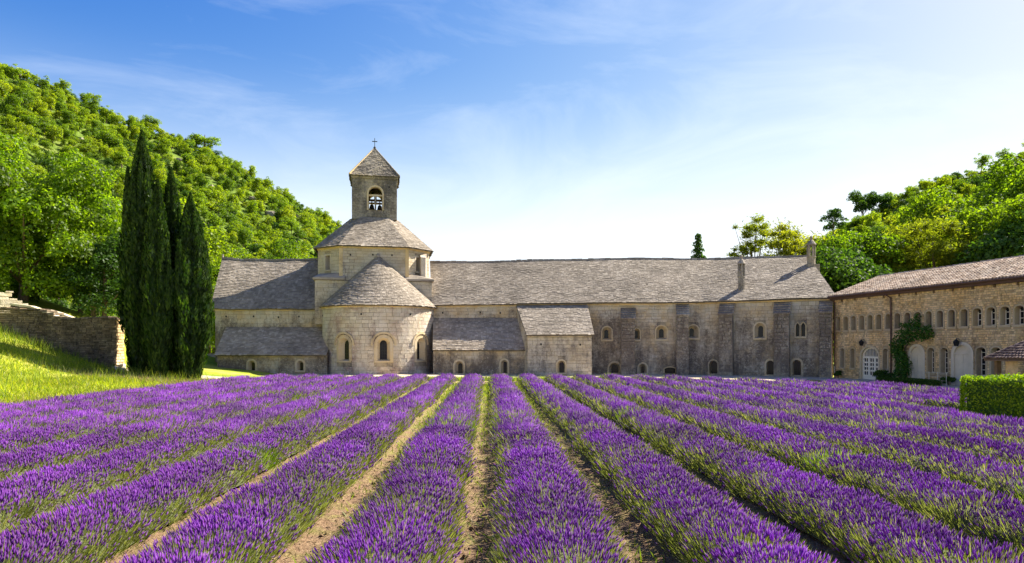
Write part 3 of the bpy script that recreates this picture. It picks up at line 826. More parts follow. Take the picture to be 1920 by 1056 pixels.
# buttresses with sloping heads
for f, px0, px1, yt, ys in ((f1, 1165, 1191, 577, 600), (f1, 1268, 1290, 570, 597), (f2, 1351, 1377, 568, 598), (f2, 1453, 1482, 566, 594), (f2, 1537, 1560, 563, 590)):
    u0, u1 = f.u(px0), f.u(px1); zt = f.uv((px0 + px1) / 2, yt)[1]; zs = zt - 1.05
    mb = MB()
    mb.hexa([f.M(u0, 0, -1.0), f.M(u1, 0, -1.0), f.M(u1, 0, -.02), f.M(u0, 0, -.02)], [f.M(u0 + .05, zs - .02, -.85), f.M(u1 - .05, zs - .02, -.85), f.M(u1 - .05, zs - .02, -.02), f.M(u0 + .05, zs - .02, -.02)])
    b = mb.build('buttress', M['mortar'], wing)
    c0, c1 = f.M(u0, 0, -.93), f.M(u1, 0, -.93)
    sb = MB(); fb = Plane((c0[0], c0[1]), (c1[0], c1[1])); blocks(sb, fb, 0.02, fb.L - .02, 0, zs, [], .3, .3, .7, .05, .025)
    s0_, s1_ = f.M(u0, 0, 0), f.M(u0, 0, -.9); fs = Plane((s0_[0], s0_[1]), (s1_[0], s1_[1])); blocks(sb, fs, 0.05, fs.L - .05, 0, zs, [], .3, .3, .6, .05, .02)
    sb.build('stones', M['butt'], b, 'stuff')
    cb = MB()
    for j in range(5):
        q0, q1 = j / 5, (j + 1) / 5 + .04
        d0, d1 = -1.06 * (1 - q0), -1.06 * (1 - min(1, q1)); za, zb_ = zs + (zt - zs) * q0, zs + (zt - zs) * min(1, q1)
        cb.hexa([f.M(u0 - .06, za - .02, d0), f.M(u1 + .06, za - .02, d0), f.M(u1 + .06, zb_ - .1, d1 + .02), f.M(u0 - .06, zb_ - .1, d1 + .02)], [f.M(u0 - .06, za + .12, d0), f.M(u1 + .06, za + .12, d0), f.M(u1 + .06, zb_ + .01, d1 + .02), f.M(u0 - .06, zb_ + .01, d1 + .02)])
    cb.build('buttress_cap', M['butt'], b)
# lean-to between apse and chapel
L0, L1 = at(812, 649, 58.7), at(988, 649, 57.2)
fK = Plane((L0.x, L0.y), (L1.x, L1.y))
ops = wops(fK, [(853, 869, 677, 702, 'round', .16), (939, 952, 675, 700, 'round', .14)])
stone_wall('lean_to_wall', fK, 0, fK.L, 0, 2.2, ops, wing, 'low', ch=.3, lmin=.35, lmax=.8)
for o in ops: window(fK, o, wing, .4, .5)
ka, kb = f1.M(f1.u(812), 0), f1.M(f1.u(976), 0)
slate_roof('lean_to_roof', poly([(L0.x, L0.y - .25, 2.2), (L1.x, L1.y - .25, 2.2)]), poly([(ka[0], ka[1] - .04, 5.08), (kb[0], kb[1] - .04, 5.02)]), wing, 18, .36, 'slate_shade_lift', ridge=False)
# chapel block
c0, c1 = at(990, 649, 56.0), at(1109, 649, 55.2)
fC = Plane((c0.x, c0.y), (c1.x, c1.y))
ops = wops(fC, [(1045, 1060, 676, 699, 'round', .12)])
stone_wall('chapel_wall', fC, 0, fC.L, 0, 3.46, ops, wing, 'chapel', ch=.33, lmin=.4, lmax=.85, holes=2)
window(fC, ops[0], wing, .4, .6)
cornice(fC, 0, fC.L, 3.46, wing, .1, .14, 'chapel')
k0, k1 = f1.M(f1.u(970), 0), f1.M(f1.u(1098), 0)
for (q, c, nm) in ((k0, c0, -1), (k1, c1, 1)):
    f = Plane((q[0], q[1]), (c.x, c.y)); f.n = Vector((-f.d.y, f.d.x)) if (Vector((-f.d.y, f.d.x)).x * nm) > 0 else Vector((f.d.y, -f.d.x))
    stone_wall('chapel_wall', f, 0, f.L, 0, (lambda u, L=f.L: 6.2 + (3.44 - 6.2) * u / L), [], wing, 'chapel', ch=.33)
slate_roof('chapel_roof', poly([(c0.x - .15, c0.y - .3, 3.46), (c1.x + .2, c1.y - .3, 3.46)]), poly([(k0[0] - .1, k0[1] - .05, 6.22), (k1[0] + .15, k1[1] - .05, 6.22)]), wing, 17, .36, ridge=False)
# lantern chimneys
def lantern(px, py, Y, h0, h1, r, base):
    p = at(px, py, Y)
    mb = MB()
    if base: mb.box(p.x - r * 1.5, p.x + r * 1.5, p.y - r * 1.4, p.y + r * 1.6, p.z - 1.4, p.z + .5)
    mb.lathe((p.x, p.y, p.z - .8), [(r * 1.05, 0), (r, .8 + h0 * .9), (r * 1.14, .8 + h0 * .92), (r * 1.14, .8 + h0), (r * .9, .8 + h0 + .01)], 10)
    c = mb.build('chimney', M['belfry'], wing)
    for k in range(6):
        a = 2 * math.pi * (k + .5) / 6
        pb = MB(); x, y = p.x + r * .82 * math.cos(a), p.y + r * .82 * math.sin(a)
        pb.tube([(x, y, p.z + h0), (x, y, p.z + h0 + h1)], [.075, .07], 6); pb.build('lantern_post', M['belfry'], c)
    cb = MB(); cb.lathe((p.x, p.y, p.z + h0 + h1), [(r * 1.2, 0), (r * 1.18, .08), (r * .7, .32), (r * .25, .5), (.10, .55), (.14, .68), (.04, .82)], 10); cb.build('chimney_cap', M['slate'], c)
lantern(1390, 541, 57.8, 1.05, 1.05, .29, False)
lantern(1521, 507, 59.6, 1.25, 1.0, .36, True)
# ------------------------------------------------------------------ the rubble stone wing that comes forward on the right
rub = empty('guest_wing', (28, 45, 0), 'warm rubble stone wing with two rows of arched windows and pink tiled roof', 'building')
V0 = Vector((25.65, 53.0)); wd = Vector((.2065, -.978)).normalized()
V1 = V0 + wd * 24
fR = Plane(V0, V1)
ZR = 6.32
def u_of(px): return fR.u(px)
ops_up, ops_lo = [], []
ups = [1572.5, 1586.5, 1601, 1616.5, 1632, 1648.5, 1666, 1683.5, 1702, 1721.5, 1742, 1763, 1785, 1808.5, 1833, 1858.5, 1885, 1912]
for k, px in enumerate(ups):
    ops_up.append(opening(u_of(px), .50 if k < 14 else .56, 3.72, 4.80, 'round' if k > 8 else 'round', rise=.2, sw=.10))
for px, w, z0, z1 in ((1580, .46, .82, 2.32), (1599.5, .46, .82, 2.32), (1661, .46, .82, 2.32), (1683, .46, .82, 2.32), (1746, .52, .75, 2.38), (1771, .55, .75, 2.38), (1840, .62, .7, 2.42), (1868, .62, .7, 2.42)):
    ops_lo.append(opening(u_of(px), w, z0, z1, 'round', rise=.2, sw=.10))
door_g = opening(u_of(1631), 1.75, .02, 2.42, 'round', rise=.72, sw=.14)
door_a = opening(u_of(1719), 1.05, .02, 2.46, 'round', rise=.5, sw=.18)
door_b = opening(u_of(1804.5), 1.20, .02, 2.55, 'round', rise=.52, sw=.20)
allops = ops_up + ops_lo + [door_g, door_a, door_b]
stone_wall('rubble_wall', fR, 0, fR.L, 0, ZR, allops, rub, 'rubble', 'rubble_mortar', ch=.135, lmin=.10, lmax=.27, proud=.03, rough=.03, gap=.010)
for k, o in enumerate(ops_up):
    window(fR, o, rub, .34, .94, trim='rub_trim', pane='glass_blue' if k < 14 else 'glass', bars=(1, 2, 'white', .035) if k >= 14 else None)
for k, o in enumerate(ops_lo):
    window(fR, o, rub, .34, .94, trim='rub_trim', pane='glass', bars=(1, 4, 'white', .03))
w = window(fR, door_g, rub, .25, 1.0, pane=None, sill=False, name='glazed_door')
o = door_g; zt = o['zs'] - .05
mb = MB(); mb.face([fR.M(o['u'] - o['hw'], .02, .24), fR.M(o['u'] + o['hw'], .02, .24), fR.M(o['u'] + o['hw'], zt, .24), fR.M(o['u'] - o['hw'], zt, .24)]); mb.build('pane', M['glass'], w)
mb = MB(); q = dict(o, z0=zt); mb.face([fR.M(u, z, .242) for u, z in outline(q)]); mb.build('fanlight', M['glass'], w)
mb = MB()
def bar(mb, f, a, b, za, zb_, d0, d1):
    mb.hexa([f.M(a, za, d0), f.M(b, za, d0), f.M(b, za, d1), f.M(a, za, d1)], [f.M(a, zb_, d0), f.M(b, zb_, d0), f.M(b, zb_, d1), f.M(a, zb_, d1)])
L_, R_ = o['u'] - o['hw'], o['u'] + o['hw']
bar(mb, fR, L_, R_, zt - .06, zt + .08, .16, .235)
bar(mb, fR, L_, R_, .02, .36, .17, .234)
for k in range(4):
    u = L_ + (R_ - L_) * k / 3; bar(mb, fR, max(L_, u - .09), min(R_, u + .09), .36, zt - .06, .165, .233)
for k in range(3):
    u = L_ + (R_ - L_) * (k + .5) / 3; bar(mb, fR, u - .02, u + .02, .36, zt - .06, .18, .232)
for k in range(1, 4):
    z = .36 + (zt - .42) * k / 4; bar(mb, fR, L_, R_, z - .05, z + .05, .175, .231)
for k in range(1, 12):
    u = L_ + (R_ - L_) * k / 12; t_ = (u - o['u']) / o['hw']; bar(mb, fR, u - .018, u + .018, zt + .08, arch(o, t_) - .02, .18, .236)
mb.build('door_bars', M['white'], w)
mb = MB(); A = [fR.M(u, z, .12) for u, z in outline(o, -.004)]; B = [fR.M(u, z, .12) for u, z in outline(o, -.10)]
A2 = [fR.M(u, z, .236) for u, z in outline(o, -.004)]; B2 = [fR.M(u, z, .236) for u, z in outline(o, -.10)]
for k in range(len(A) - 1): mb.face([A[k], A[k + 1], B[k + 1], B[k]]); mb.face([B[k], B[k + 1], B2[k + 1], B2[k]])
mb.build('door_frame', M['white'], w)
for o in (door_a, door_b):
    w = window(fR, o, rub, .16, 1.0, pane=None, sill=False, name='shuttered_doorway', trim='cream')
    L_, R_ = o['u'] - o['hw'], o['u'] + o['hw']
    for k in range(2):
        a = L_ + (R_ - L_) * k / 2 + .008; b = L_ + (R_ - L_) * (k + 1) / 2 - .008
        s_ = MB(); bar(s_, fR, a, b, .03, o['zs'] - .06, .05, .10)
        sh = s_.build('shutter', M['cream'], w)
        for z in (.35, 1.45):
            s2 = MB(); bar(s2, fR, a + .04, b - .04, z, z + .09, .03, .049); s2.build('rail', M['cream'], sh)
    s_ = MB(); bar(s_, fR, L_ - .02, R_ + .02, o['zs'] - .055, o['zs'] + .045, .0, .12); s_.build('transom', M['cream'], w)
    s_ = MB(); q = dict(o, z0=o['zs'] + .05); s_.face([fR.M(u, z, .09) for u, z in outline(q)]); s_.build('arch_panel', M['cream'], w)
# side and back
nb = fR.n
q0, q1 = V0 - nb * 8.0, V1 - nb * 8.0
mb = MB()
for a, b in ((V0 - nb * .05, q0), (q0, q1), (q1, V1 - nb * .05)): mb.hexa([(a.x, a.y, 0), (b.x, b.y, 0), (b.x + .05, b.y + .05, 0), (a.x + .05, a.y + .05, 0)], [(a.x, a.y, ZR), (b.x, b.y, ZR), (b.x + .05, b.y + .05, ZR), (a.x + .05, a.y + .05, ZR)])
mb.build('rear_wall', M['rubble'], rub)
# roof of curved clay tiles
e0, e1 = V0 - wd * .3 + nb * .35, V1 + nb * .35
g0, g1 = V0 - wd * .0 - nb * 4.0, V1 - nb * 4.0
E = poly([(e0.x, e0.y, ZR + .1), (e1.x, e1.y, ZR + .1)]); Rg = poly([(g0.x, g0.y, 8.06), (g1.x, g1.y, 8.06)])
mb = MB(); roof_sheet(mb, E, Rg, 2, .1)
p0 = q0 + nb * -.35
mb.face([Vector((e0.x, e0.y, ZR + .1)), Vector((g0.x, g0.y, 8.05)), Vector((p0.x, p0.y, ZR + .1))])
mb.face([Vector((g0.x, g0.y, 8.05)), Vector((g1.x, g1.y, 8.05)), Vector((q1.x - nb.x * .3, q1.y - nb.y * .3, ZR)), Vector((p0.x, p0.y, ZR))])
rt = mb.build('tiled_roof', M['under'], rub)
def canal_tiles(E, Rg, ncol, nrow, rad, mb):
    for c in range(ncol):
        for r in range(nrow):
            s = (c + .5) / ncol; t0, t1 = r / nrow, min(1, (r + 1.18) / nrow)
            a, b = E(s).lerp(Rg(s), t0), E(s).lerp(Rg(s), t1)
            side = (E(1.0) - E(0.0)).normalized(); nn = side.cross(b - a).normalized()
            if nn.z < 0: nn = -nn
            a = a + side * rnd.uniform(-.02, .02) + nn * rnd.uniform(.03, .06); b = b + nn * .015
            ra, rb_ = rad * rnd.uniform(.95, 1.1), rad * .85
            A = mb.pts([a + side * ra * x + nn * ra * y for x, y in ((-1, 0), (-.62, .72), (0, 1), (.62, .72), (1, 0))])
            B = mb.pts([b + side * rb_ * x + nn * rb_ * y for x, y in ((-1, 0), (-.62, .72), (0, 1), (.62, .72), (1, 0))])
            for k in range(4): mb.f.append([A[k], A[k + 1], B[k + 1], B[k]])
            mb.f.append([A[4], A[3], A[2], A[1], A[0]])
tb = MB(); canal_tiles(E, Rg, 112, 13, .092, tb); tb.build('roof_tiles', M['tile'], rt, 'stuff')
tb = MB(); canal_tiles(poly([(p0.x, p0.y, ZR + .1), (e0.x, e0.y, ZR + .1)]), lambda s: Vector((g0.x, g0.y, 8.05)) + Vector((wd.x, wd.y, 0)) * .02 * s, 30, 12, .08, tb); tb.build('hip_tiles', M['tile'], rt, 'stuff')
tb = MB()
for k in range(44):
    a, b = Rg(k / 44), Rg((k + 1.1) / 44); tb.tube([a + Vector((0, 0, .06)), b + Vector((0, 0, .04))], [.12, .10], 6)
tb.build('ridge_tiles', M['tile'], rt, 'stuff')
# gutter, rafters, downpipes
mb = MB(); a, b = E(0), E(1); o_ = Vector((nb.x, nb.y, 0)) * .07
mb.tube([a + o_ - Vector((0, 0, .05)), b + o_ - Vector((0, 0, .05))], [.075, .075], 8); mb.build('gutter', M['brown'], rub)
mb = MB(); bar(mb, fR, -.2, fR.L, ZR - .18, ZR - .01, -.30, -.02); mb.build('eaves_board', M['brown'], rub)
for k in range(15):
    mb = MB(); u = .9 + k * 1.45; bar(mb, fR, u - .05, u + .05, ZR - .36, ZR - .185, -.10, .02); mb.build('rafter_foot', M['wood'], rub)
for px in (1673,):
    u = u_of(px); mb = MB(); p = [Vector(fR.M(u - .35, ZR - .12, -.36)), Vector(fR.M(u, ZR - .42, -.12)), Vector(fR.M(u, 0.05, -.12))]
    mb.tube(p, [.055, .055, .055], 8); mb.build('downpipe', M['brown'], rub)
mb = MB(); mb.tube([fR.M(.12, ZR - .1, -.32), fR.M(.12, ZR - .4, -.10), fR.M(.12, .9, -.10)], [.05] * 3, 8); mb.build('downpipe', M['brown'], rub)
mb = MB(); mb.tube([fR.M(.12, .9, -.10), fR.M(.12, .02, -.10)], [.055] * 2, 8); mb.build('downpipe_foot', mat_plain('zinc', (.35, .34, .33), .5), rub)
# wall lanterns
for px, d, lab in ((1621, .5, 'small iron wall lantern over the white glazed door'), (1800, .5, 'iron wall lantern above the cream shuttered arched doorway by the hedge')):
    u, z = fR.uv(px, 644); p = Vector(fR.M(u, z, -.28))
    la = empty('wall_lantern', p, lab, 'lantern', 'lanterns on the rubble wing')
    mb = MB(); mb.tube([fR.M(u, z + .25, 0), fR.M(u, z + .32, -.28), p + Vector((0, 0, .2))], [.02] * 3, 6); mb.build('bracket', M['iron'], la)
    mb = MB(); mb.prism([(p.x + a, p.y + b, p.z - .18) for a, b in ((-.08, -.08), (.08, -.08), (.08, .08), (-.08, .08))], [(p.x + a, p.y + b, p.z + .1) for a, b in ((-.13, -.13), (.13, -.13), (.13, .13), (-.13, .13))]); mb.build('lamp_glass', M['glass'], la)
    mb = MB(); mb.lathe((p.x, p.y, p.z + .1), [(.2, 0), (.12, .08), (.03, .17)], 8); mb.build('lamp_cap', M['iron'], la)

# ------------------------------------------------------------------ well house with a dark tiled roof
wc = at(1900, 649, 31.5)
wh = empty('well_house', (wc.x, wc.y, 0), 'low open shelter with dark hipped tile roof behind the clipped hedge', 'shelter')
def W(px, py, Y): return at(px, py, Y)
a0, a1 = W(1845, 674, 31.8), W(1899, 674, 30.4)
ux = (a1 - a0); ux.z = 0; dep = Vector((-ux.y, ux.x, 0)).normalized() * 3.4
b0, b1 = a0 + dep, a1 + dep
ux2 = (a1 - a0).normalized()
zr = 2.92; zE = a0.z
b1e = a1 + ux2 * 1.9
a1 = Vector((a1.x, a1.y, zE)) ; a0.z = zE; b0.z = zE; b1.z = zE
A1 = a1 + ux2 * 1.6; B1 = b1 + ux2 * 1.6
rA, rB = a0.lerp(b0, .5) + ux2 * 1.25, a0.lerp(b0, .5) + ux2 * 2.0
rA.z = rB.z = zr
wroof = empty('tiled_roof', (0, 0, 0)); wroof.parent = wh; wroof.location = -Vector(wh.location)
for E_, R_, nc in ((poly([a0, A1]), poly([rA, rB]), 18), (poly([b0, a0]), lambda s: rA + (b0 - a0) * (.01 * (1 - s)), 16), (poly([A1, B1]), lambda s: rB + (B1 - A1) * (.01 * s), 16), (poly([B1, b0]), poly([rB, rA]), 18)):
    mb = MB(); roof_sheet(mb, E_, R_, 1, .07); mb.build('roof_slope', M['wood'], wroof)
    tb = MB(); canal_tiles(E_, R_, nc, 9, .085, tb); tb.build('roof_tiles', M['tile_dark'], wroof, 'stuff')
mb = MB(); mb.tube([rA + Vector((0, 0, .05)), rB + Vector((0, 0, .05))], [.12, .12], 8)
for a, b in ((a0, rA), (A1, rB)): mb.tube([a + Vector((0, 0, .04)), b + Vector((0, 0, .04))], [.08, .08], 6)
mb.build('ridge_tiles', M['tile_dark'], wroof)
for p in (a0.lerp(b0, .12) + ux2 * .35, b0.lerp(a0, .12) + ux2 * .35, A1.lerp(B1, .12) - ux2 * .3, B1.lerp(A1, .12) - ux2 * .3):
    mb = MB(); mb.box(p.x - .1, p.x + .1, p.y - .1, p.y + .1, 0, zE + .12); mb.build('post', M['wood'], wh)
p, q = a0.lerp(b0, .12) + ux2 * .75, a0.lerp(b0, .12) + ux2 * 1.35
mb = MB(); mb.hexa([(p.x, p.y, 0), (q.x, q.y, 0), (q.x + .2, q.y + .3, 0), (p.x + .2, p.y + .3, 0)], [(p.x, p.y, zE), (q.x, q.y, zE), (q.x + .2, q.y + .3, zE), (p.x + .2, p.y + .3, zE)]); mb.build('stone_pier', M['rubble'], wh)
pc = (a0 + A1 + b0 + B1) / 4
mb = MB(); mb.lathe((pc.x, pc.y, 0), [(.9, 0), (.9, .85), (1.0, .86), (1.0, 1.0), (.7, 1.01), (.7, .4)], 14); mb.build('well_ring', M['drystone'], wh)

# ------------------------------------------------------------------ ground, field, banks, hills
def smooth(a, b, x):
    t = np.clip((x - a) / (b - a), 0, 1); return t * t * (3 - 2 * t)
def bank_h(x, y):
    """Height of the meadow: flat in the field, rising in a bank towards the left and under the dry stone wall."""
    e = -17.0 + (y - 30) * -.035
    d = np.clip(e - x, 0, 60)
    h = .70 * smooth(0.3, 9.5, d) + np.clip(d - 8.5, 0, 40) * .36
    return h * smooth(2, 20, y) * (1 - .0 * y)
gx = np.concatenate([np.linspace(-1500, -120, 10), np.linspace(-110, -16, 60), np.linspace(-14, 60, 24), np.linspace(90, 1500, 10)])
gy = np.concatenate([np.linspace(-300, -20, 6), np.linspace(-10, 75, 70), np.linspace(80, 130, 8), np.linspace(200, 2500, 8)])
X, Y = np.meshgrid(gx, gy)
Z = bank_h(X, Y) * (1 - smooth(62, 76, Y)) + .9 * 0
Z = Z + np.where(bank_h(X, Y) > .05, .08 * np.sin(X * 1.3 + Y * .7) * np.sin(Y * .9 - X * .4), 0)
nx_, ny_ = len(gx), len(gy)
idx = np.arange(nx_ * ny_).reshape(ny_, nx_)
quads = np.stack([idx[:-1, :-1], idx[:-1, 1:], idx[1:, 1:], idx[1:, :-1]], -1).reshape(-1, 4)
tag(link('ground', np_mesh('ground', np.stack([X, Y, Z], -1), [quads], [M['meadow']], True)), kind='structure')
# soil sheet of the field, with clods
SP = 1.84
def xrow(k, y): return .795 + SP * k - .035 * np.asarray(y)
fx, fy = np.linspace(-18.0, 21.5, 216), np.concatenate([np.linspace(3.5, 14, 130), np.linspace(14.3, 47.4, 90)])
X, Y = np.meshgrid(fx, fy)
ph = (X + .035 * Y - .795) / SP; rowd = np.abs(ph - np.round(ph)) * SP
Z = .035 + .10 * np.exp(-(rowd / .45) ** 2) + NR.normal(0, .016, X.shape) * (Y < 20) + .015 * np.sin(X * 7 + Y * 3) * np.sin(Y * 5)
idx = np.arange(X.size).reshape(X.shape)
quads = np.stack([idx[:-1, :-1], idx[:-1, 1:], idx[1:, 1:], idx[1:, :-1]], -1).reshape(-1, 4)
tag(link('field_soil', np_mesh('field_soil', np.stack([X, Y, Z], -1), [quads], [M['soil']], True)), kind='structure')
# sandy path between the field and the abbey
pw = [(-25.6, 43.4), (-23.5, 43.2), (-20, 44.6), (-16, 47.5), (-10, 49.2), (0, 49.5), (10, 49), (18, 45), (24, 42)]
v, q = [], []
for k, (x, y) in enumerate(pw):
    for dy in ((-2.6, -.6, 1.6, 4.5) if k < 4 else (-1.7, -.6, .6, 1.7)):
        yy = y + dy * (1.0 if k else .4); v.append((x, yy, float(bank_h(np.float64(x), np.float64(yy))) + .05 + .02 * (abs(dy) < 1)))
for k in range(len(pw) - 1):
    for j in range(3): q.append((k * 4 + j, k * 4 + j + 1, k * 4 + j + 5, k * 4 + j + 4))
tag(link('path', np_mesh('path', v, [np.array(q)], [M['sand']], True)), kind='structure')
# pale gravel court between field and buildings, added to bounce sun onto the walls
v = [(-24, 46.8), (-10, 47.2), (8, 47.0), (15.5, 44.5), (20, 41.5), (25.5, 31.5), (28.0, 42), (25.4, 53.4), (16.6, 58.2), (-8, 62.4), (-26, 62.2)]
tag(link('gravel_court', np_mesh('gravel_court', [(x, y, .02 + .03 * (x < -15)) for x, y in v], [np.arange(len(v))[None]], [M['sand']])), kind='structure')

# foliage tools ------------------------------------------------------
def unit(v): return v / np.maximum(1e-9, np.linalg.norm(v, axis=-1, keepdims=True))
def leaf_quads(c, nrm, length, width, up=None, fold=0.0):
    """Pointed leaf-shaped quads: centres c, facing nrm, long axis along up (or random)."""
    n = len(c)
    a = NR.normal(size=(n, 3)) if up is None else up
    a = unit(a - (a * nrm).sum(-1, keepdims=True) * nrm)
    b = np.cross(nrm, a)
    l = np.broadcast_to(np.asarray(length), (n,))[:, None] / 2; w = np.broadcast_to(np.asarray(width), (n,))[:, None] / 2
    v = np.stack([c - a * l, c + b * w + nrm * fold * w, c + a * l, c - b * w + nrm * fold * w], 1)
    return v.reshape(-1, 3)
def quad_ids(n): return np.arange(n * 4).reshape(n, 4)
def ball(n):
    return unit(NR.normal(size=(n, 3)))
def crown(blobs, per, leaf_l, leaf_w, shell=.55, droop=0.0, rand=.8):
    """blobs: (n, 4) centres and radii; per: leaves on each."""
    out = []
    for x, y, z, r in blobs:
        n = max(6, int(per * r * r))
        d = ball(n); d[:, 2] = np.where(d[:, 2] < -.35, -d[:, 2] * .6, d[:, 2]); d = unit(d)
        rad = (r * 1.15 * np.abs(NR.normal(0, .62, (n, 1)))) if shell < .3 else r * (shell + (1 - shell) * NR.random((n, 1)) ** .6) * (1 + .16 * np.sin(5 * d[:, :1] + 4 * d[:, 1:2] + 3 * x))
        c = np.array([x, y, z]) + d * rad * np.array([1, 1, .82])
        nn = unit(d + NR.normal(0, rand, (n, 3)) + np.array([0, 0, .45 - droop]))
        out.append(leaf_quads(c, nn, leaf_l * NR.uniform(.7, 1.3, n), leaf_w * NR.uniform(.7, 1.3, n), fold=.25))
    return np.concatenate(out)
def crown_blobs(h0, h1, rad, n, rmin, rmax, flat=1.0, seed_shape='ball'):
    b = []
    for k in range(n):
        d = ball(1)[0]; q = NR.random() ** .45
        f = 1.0
        zc = (h0 + h1) / 2 + d[2] * q * (h1 - h0) / 2 * .85
        if seed_shape == 'cone': f = max(.12, 1 - (zc - h0) / (h1 - h0))
        if seed_shape == 'umbrella': f = .5 + .6 * (zc - h0) / (h1 - h0)
        b.append((d[0] * q * rad * f * .85, d[1] * q * rad * f * .85, zc, NR.uniform(rmin, rmax) * (f if seed_shape == 'cone' else 1)))
    return np.array(b)
def trunk_mesh(h, r, blobs, nlimb, lean=(0, 0), start=.35):
    mb = MB(); tops = [Vector((lean[0] * t, lean[1] * t, h * t)) for t in (0, .3, .6, .85)]
    mb.tube(tops, [r, r * .8, r * .55, r * .3], 8)
    for k in range(min(nlimb, len(blobs))):
        bx_, by_, bz_, br_ = blobs[k]; t = min(.8, max(start, (bz_ - .25 * h) / h)) * .85
        p = Vector((lean[0] * t, lean[1] * t, h * t)); e = Vector((bx_, by_, bz_)); m = p.lerp(e, .5) + Vector((0, 0, -.04 * h))
        mb.tube([p, m, e], [r * .38, r * .26, r * .1], 6, False)
    me = bpy.data.meshes.new('trunk'); me.from_pydata([tuple(v) for v in mb.v], [], mb.f); me.materials.append(M['bark'])
    return me
def make_tree(name, label, cat, loc, h, rad, crown_base, nblob, per, leaf, mat, blob_r, shape='ball', group=None, tr=.22, nlimb=7, lean=(0, 0), rand=.8, start=.35, shell=.55):
    o = empty(name, loc, label, cat, group)
    b = crown_blobs(crown_base, h, rad, nblob, blob_r[0], blob_r[1], seed_shape=shape)
    b[:, :2] += np.array(lean) * (b[:, 2:3] / h)
    v = crown(b, per, leaf[0], leaf[1], shell=shell, rand=rand)
    link('trunk', trunk_mesh(h * .9, tr, b, nlimb, lean, start), o)
    link('crown', np_mesh('crown', v, [quad_ids(len(v) // 4)], [M[mat]]), o)
    return o
def tree_copy(src, loc, s, rz, label, sz=None):
    c = copy_tree(src); c.location = loc; c.scale = (s, s, sz or s); c.rotation_euler = (0, 0, rz); c['label'] = label
    return c

# hills ---------------------------------------------------------------
def hill_sheet(pxs, ridge_py, ridge_Y, foot_Y, foot_z, drop, nu, nv, seed):
    """A hillside between a foot line and a ridge, going down again behind; returns its mesh and a point sampler."""
    rs = np.random.default_rng(seed)
    us = np.linspace(0, 1, nu); vs = np.linspace(0, 1.5, nv)
    px = np.interp(us, np.linspace(0, 1, len(pxs)), pxs); py = np.interp(px, pxs, ridge_py)
    rY = np.interp(px, pxs, ridge_Y); fY = np.interp(px, pxs, foot_Y)
    k1, k2 = rs.uniform(0, 6, 2)
    def P(u, v):
        p = np.interp(u, us, px); q = np.interp(u, us, py) + drop; ry = np.interp(u, us, rY); fy = np.interp(u, us, fY)
        rz = H + (HZ - q) / F * ry
        Yv = fy + (ry - fy) * v
        vv = np.clip(v, 0, 1)
        zz = foot_z + (rz - foot_z) * (vv ** 1.05) - np.clip(v - 1, 0, 1) * .75 * (ry - fy)
        zz = zz + (np.sin(u * 41 + k1) * np.sin(v * 9 + k2) * 2.0 + np.sin(u * 17 + v * 13) * 1.6) * np.sin(np.clip(v, 0, 1) * math.pi)
        lat = np.where(v < 1, fy + (ry - fy) * v, Yv)
        return np.stack([(p - 960) / F * lat, Yv, zz], -1)
    U, Vv = np.meshgrid(us, vs)
    pts = P(U, Vv)
    idx = np.arange(U.size).reshape(U.shape)
    quads = np.stack([idx[:-1, :-1], idx[:-1, 1:], idx[1:, 1:], idx[1:, :-1]], -1).reshape(-1, 4)
    return pts, quads, P
hl = hill_sheet([-500, -200, 0, 100, 200, 300, 400, 470, 560, 635, 700, 780, 900], [30, 70, 118, 158, 208, 244, 280, 324, 376, 420, 470, 530, 600],
                [180, 200, 215, 222, 230, 240, 250, 258, 268, 278, 285, 292, 300], [84, 88, 92, 94, 96, 98, 100, 102, 104, 106, 108, 110, 112], 0, 12, 90, 60, 1)
tag(link('hillside', np_mesh('hillside', hl[0], [hl[1]], [M['hill']], True)), kind='structure')
hr = hill_sheet([1380, 1480, 1560, 1620, 1660, 1700, 1761, 1800, 1850, 1920, 2100, 2400], [560, 500, 440, 404, 375, 358, 338, 323, 305, 285, 240, 200],
                [240, 232, 225, 215, 208, 200, 192, 186, 180, 172, 160, 150], [112, 108, 104, 100, 97, 94, 90, 88, 85, 82, 76, 70], 0, 15, 60, 46, 2)
tag(link('hillside', np_mesh('hillside', hr[0], [hr[1]], [M['hill']], True)), kind='structure')

# hill trees: six kinds, the largest-looking ones each an object, the rest as one mass of wood
kinds = []
for k in range(6):
    dark = k in (2, 5)
    b = crown_blobs((.4, .8, .3, 1.2, .3, .6)[k], (4.6, 6.2, 3.8, 7.0, 3.4, 5.2)[k], (2.7, 2.3, 2.6, 2.2, 3.0, 2.2)[k], (20, 22, 16, 26, 18, 20)[k], .45, 1.35)
    b[:, 0] *= 1.2; b[:, 1] *= .85
    v = crown(b, 120, .31, .21, shell=.4, rand=.6)
    tm = trunk_mesh(4.4, .16, b, 3)
    tv = np.array([x.co[:] for x in tm.vertices]); tf4 = np.array([list(p.vertices) for p in tm.polygons if len(p.vertices) == 4])
    n = len(v) // 4
    allv = np.concatenate([v, tv]); ids = [quad_ids(n), tf4 + len(v)]
    kinds.append(np_mesh('hill_tree', allv, ids, [M['leaf_hill'] if not dark else M['leaf_dark'], M['bark']], False, np.concatenate([np.zeros(n), np.ones(len(tf4))])))
HT = []
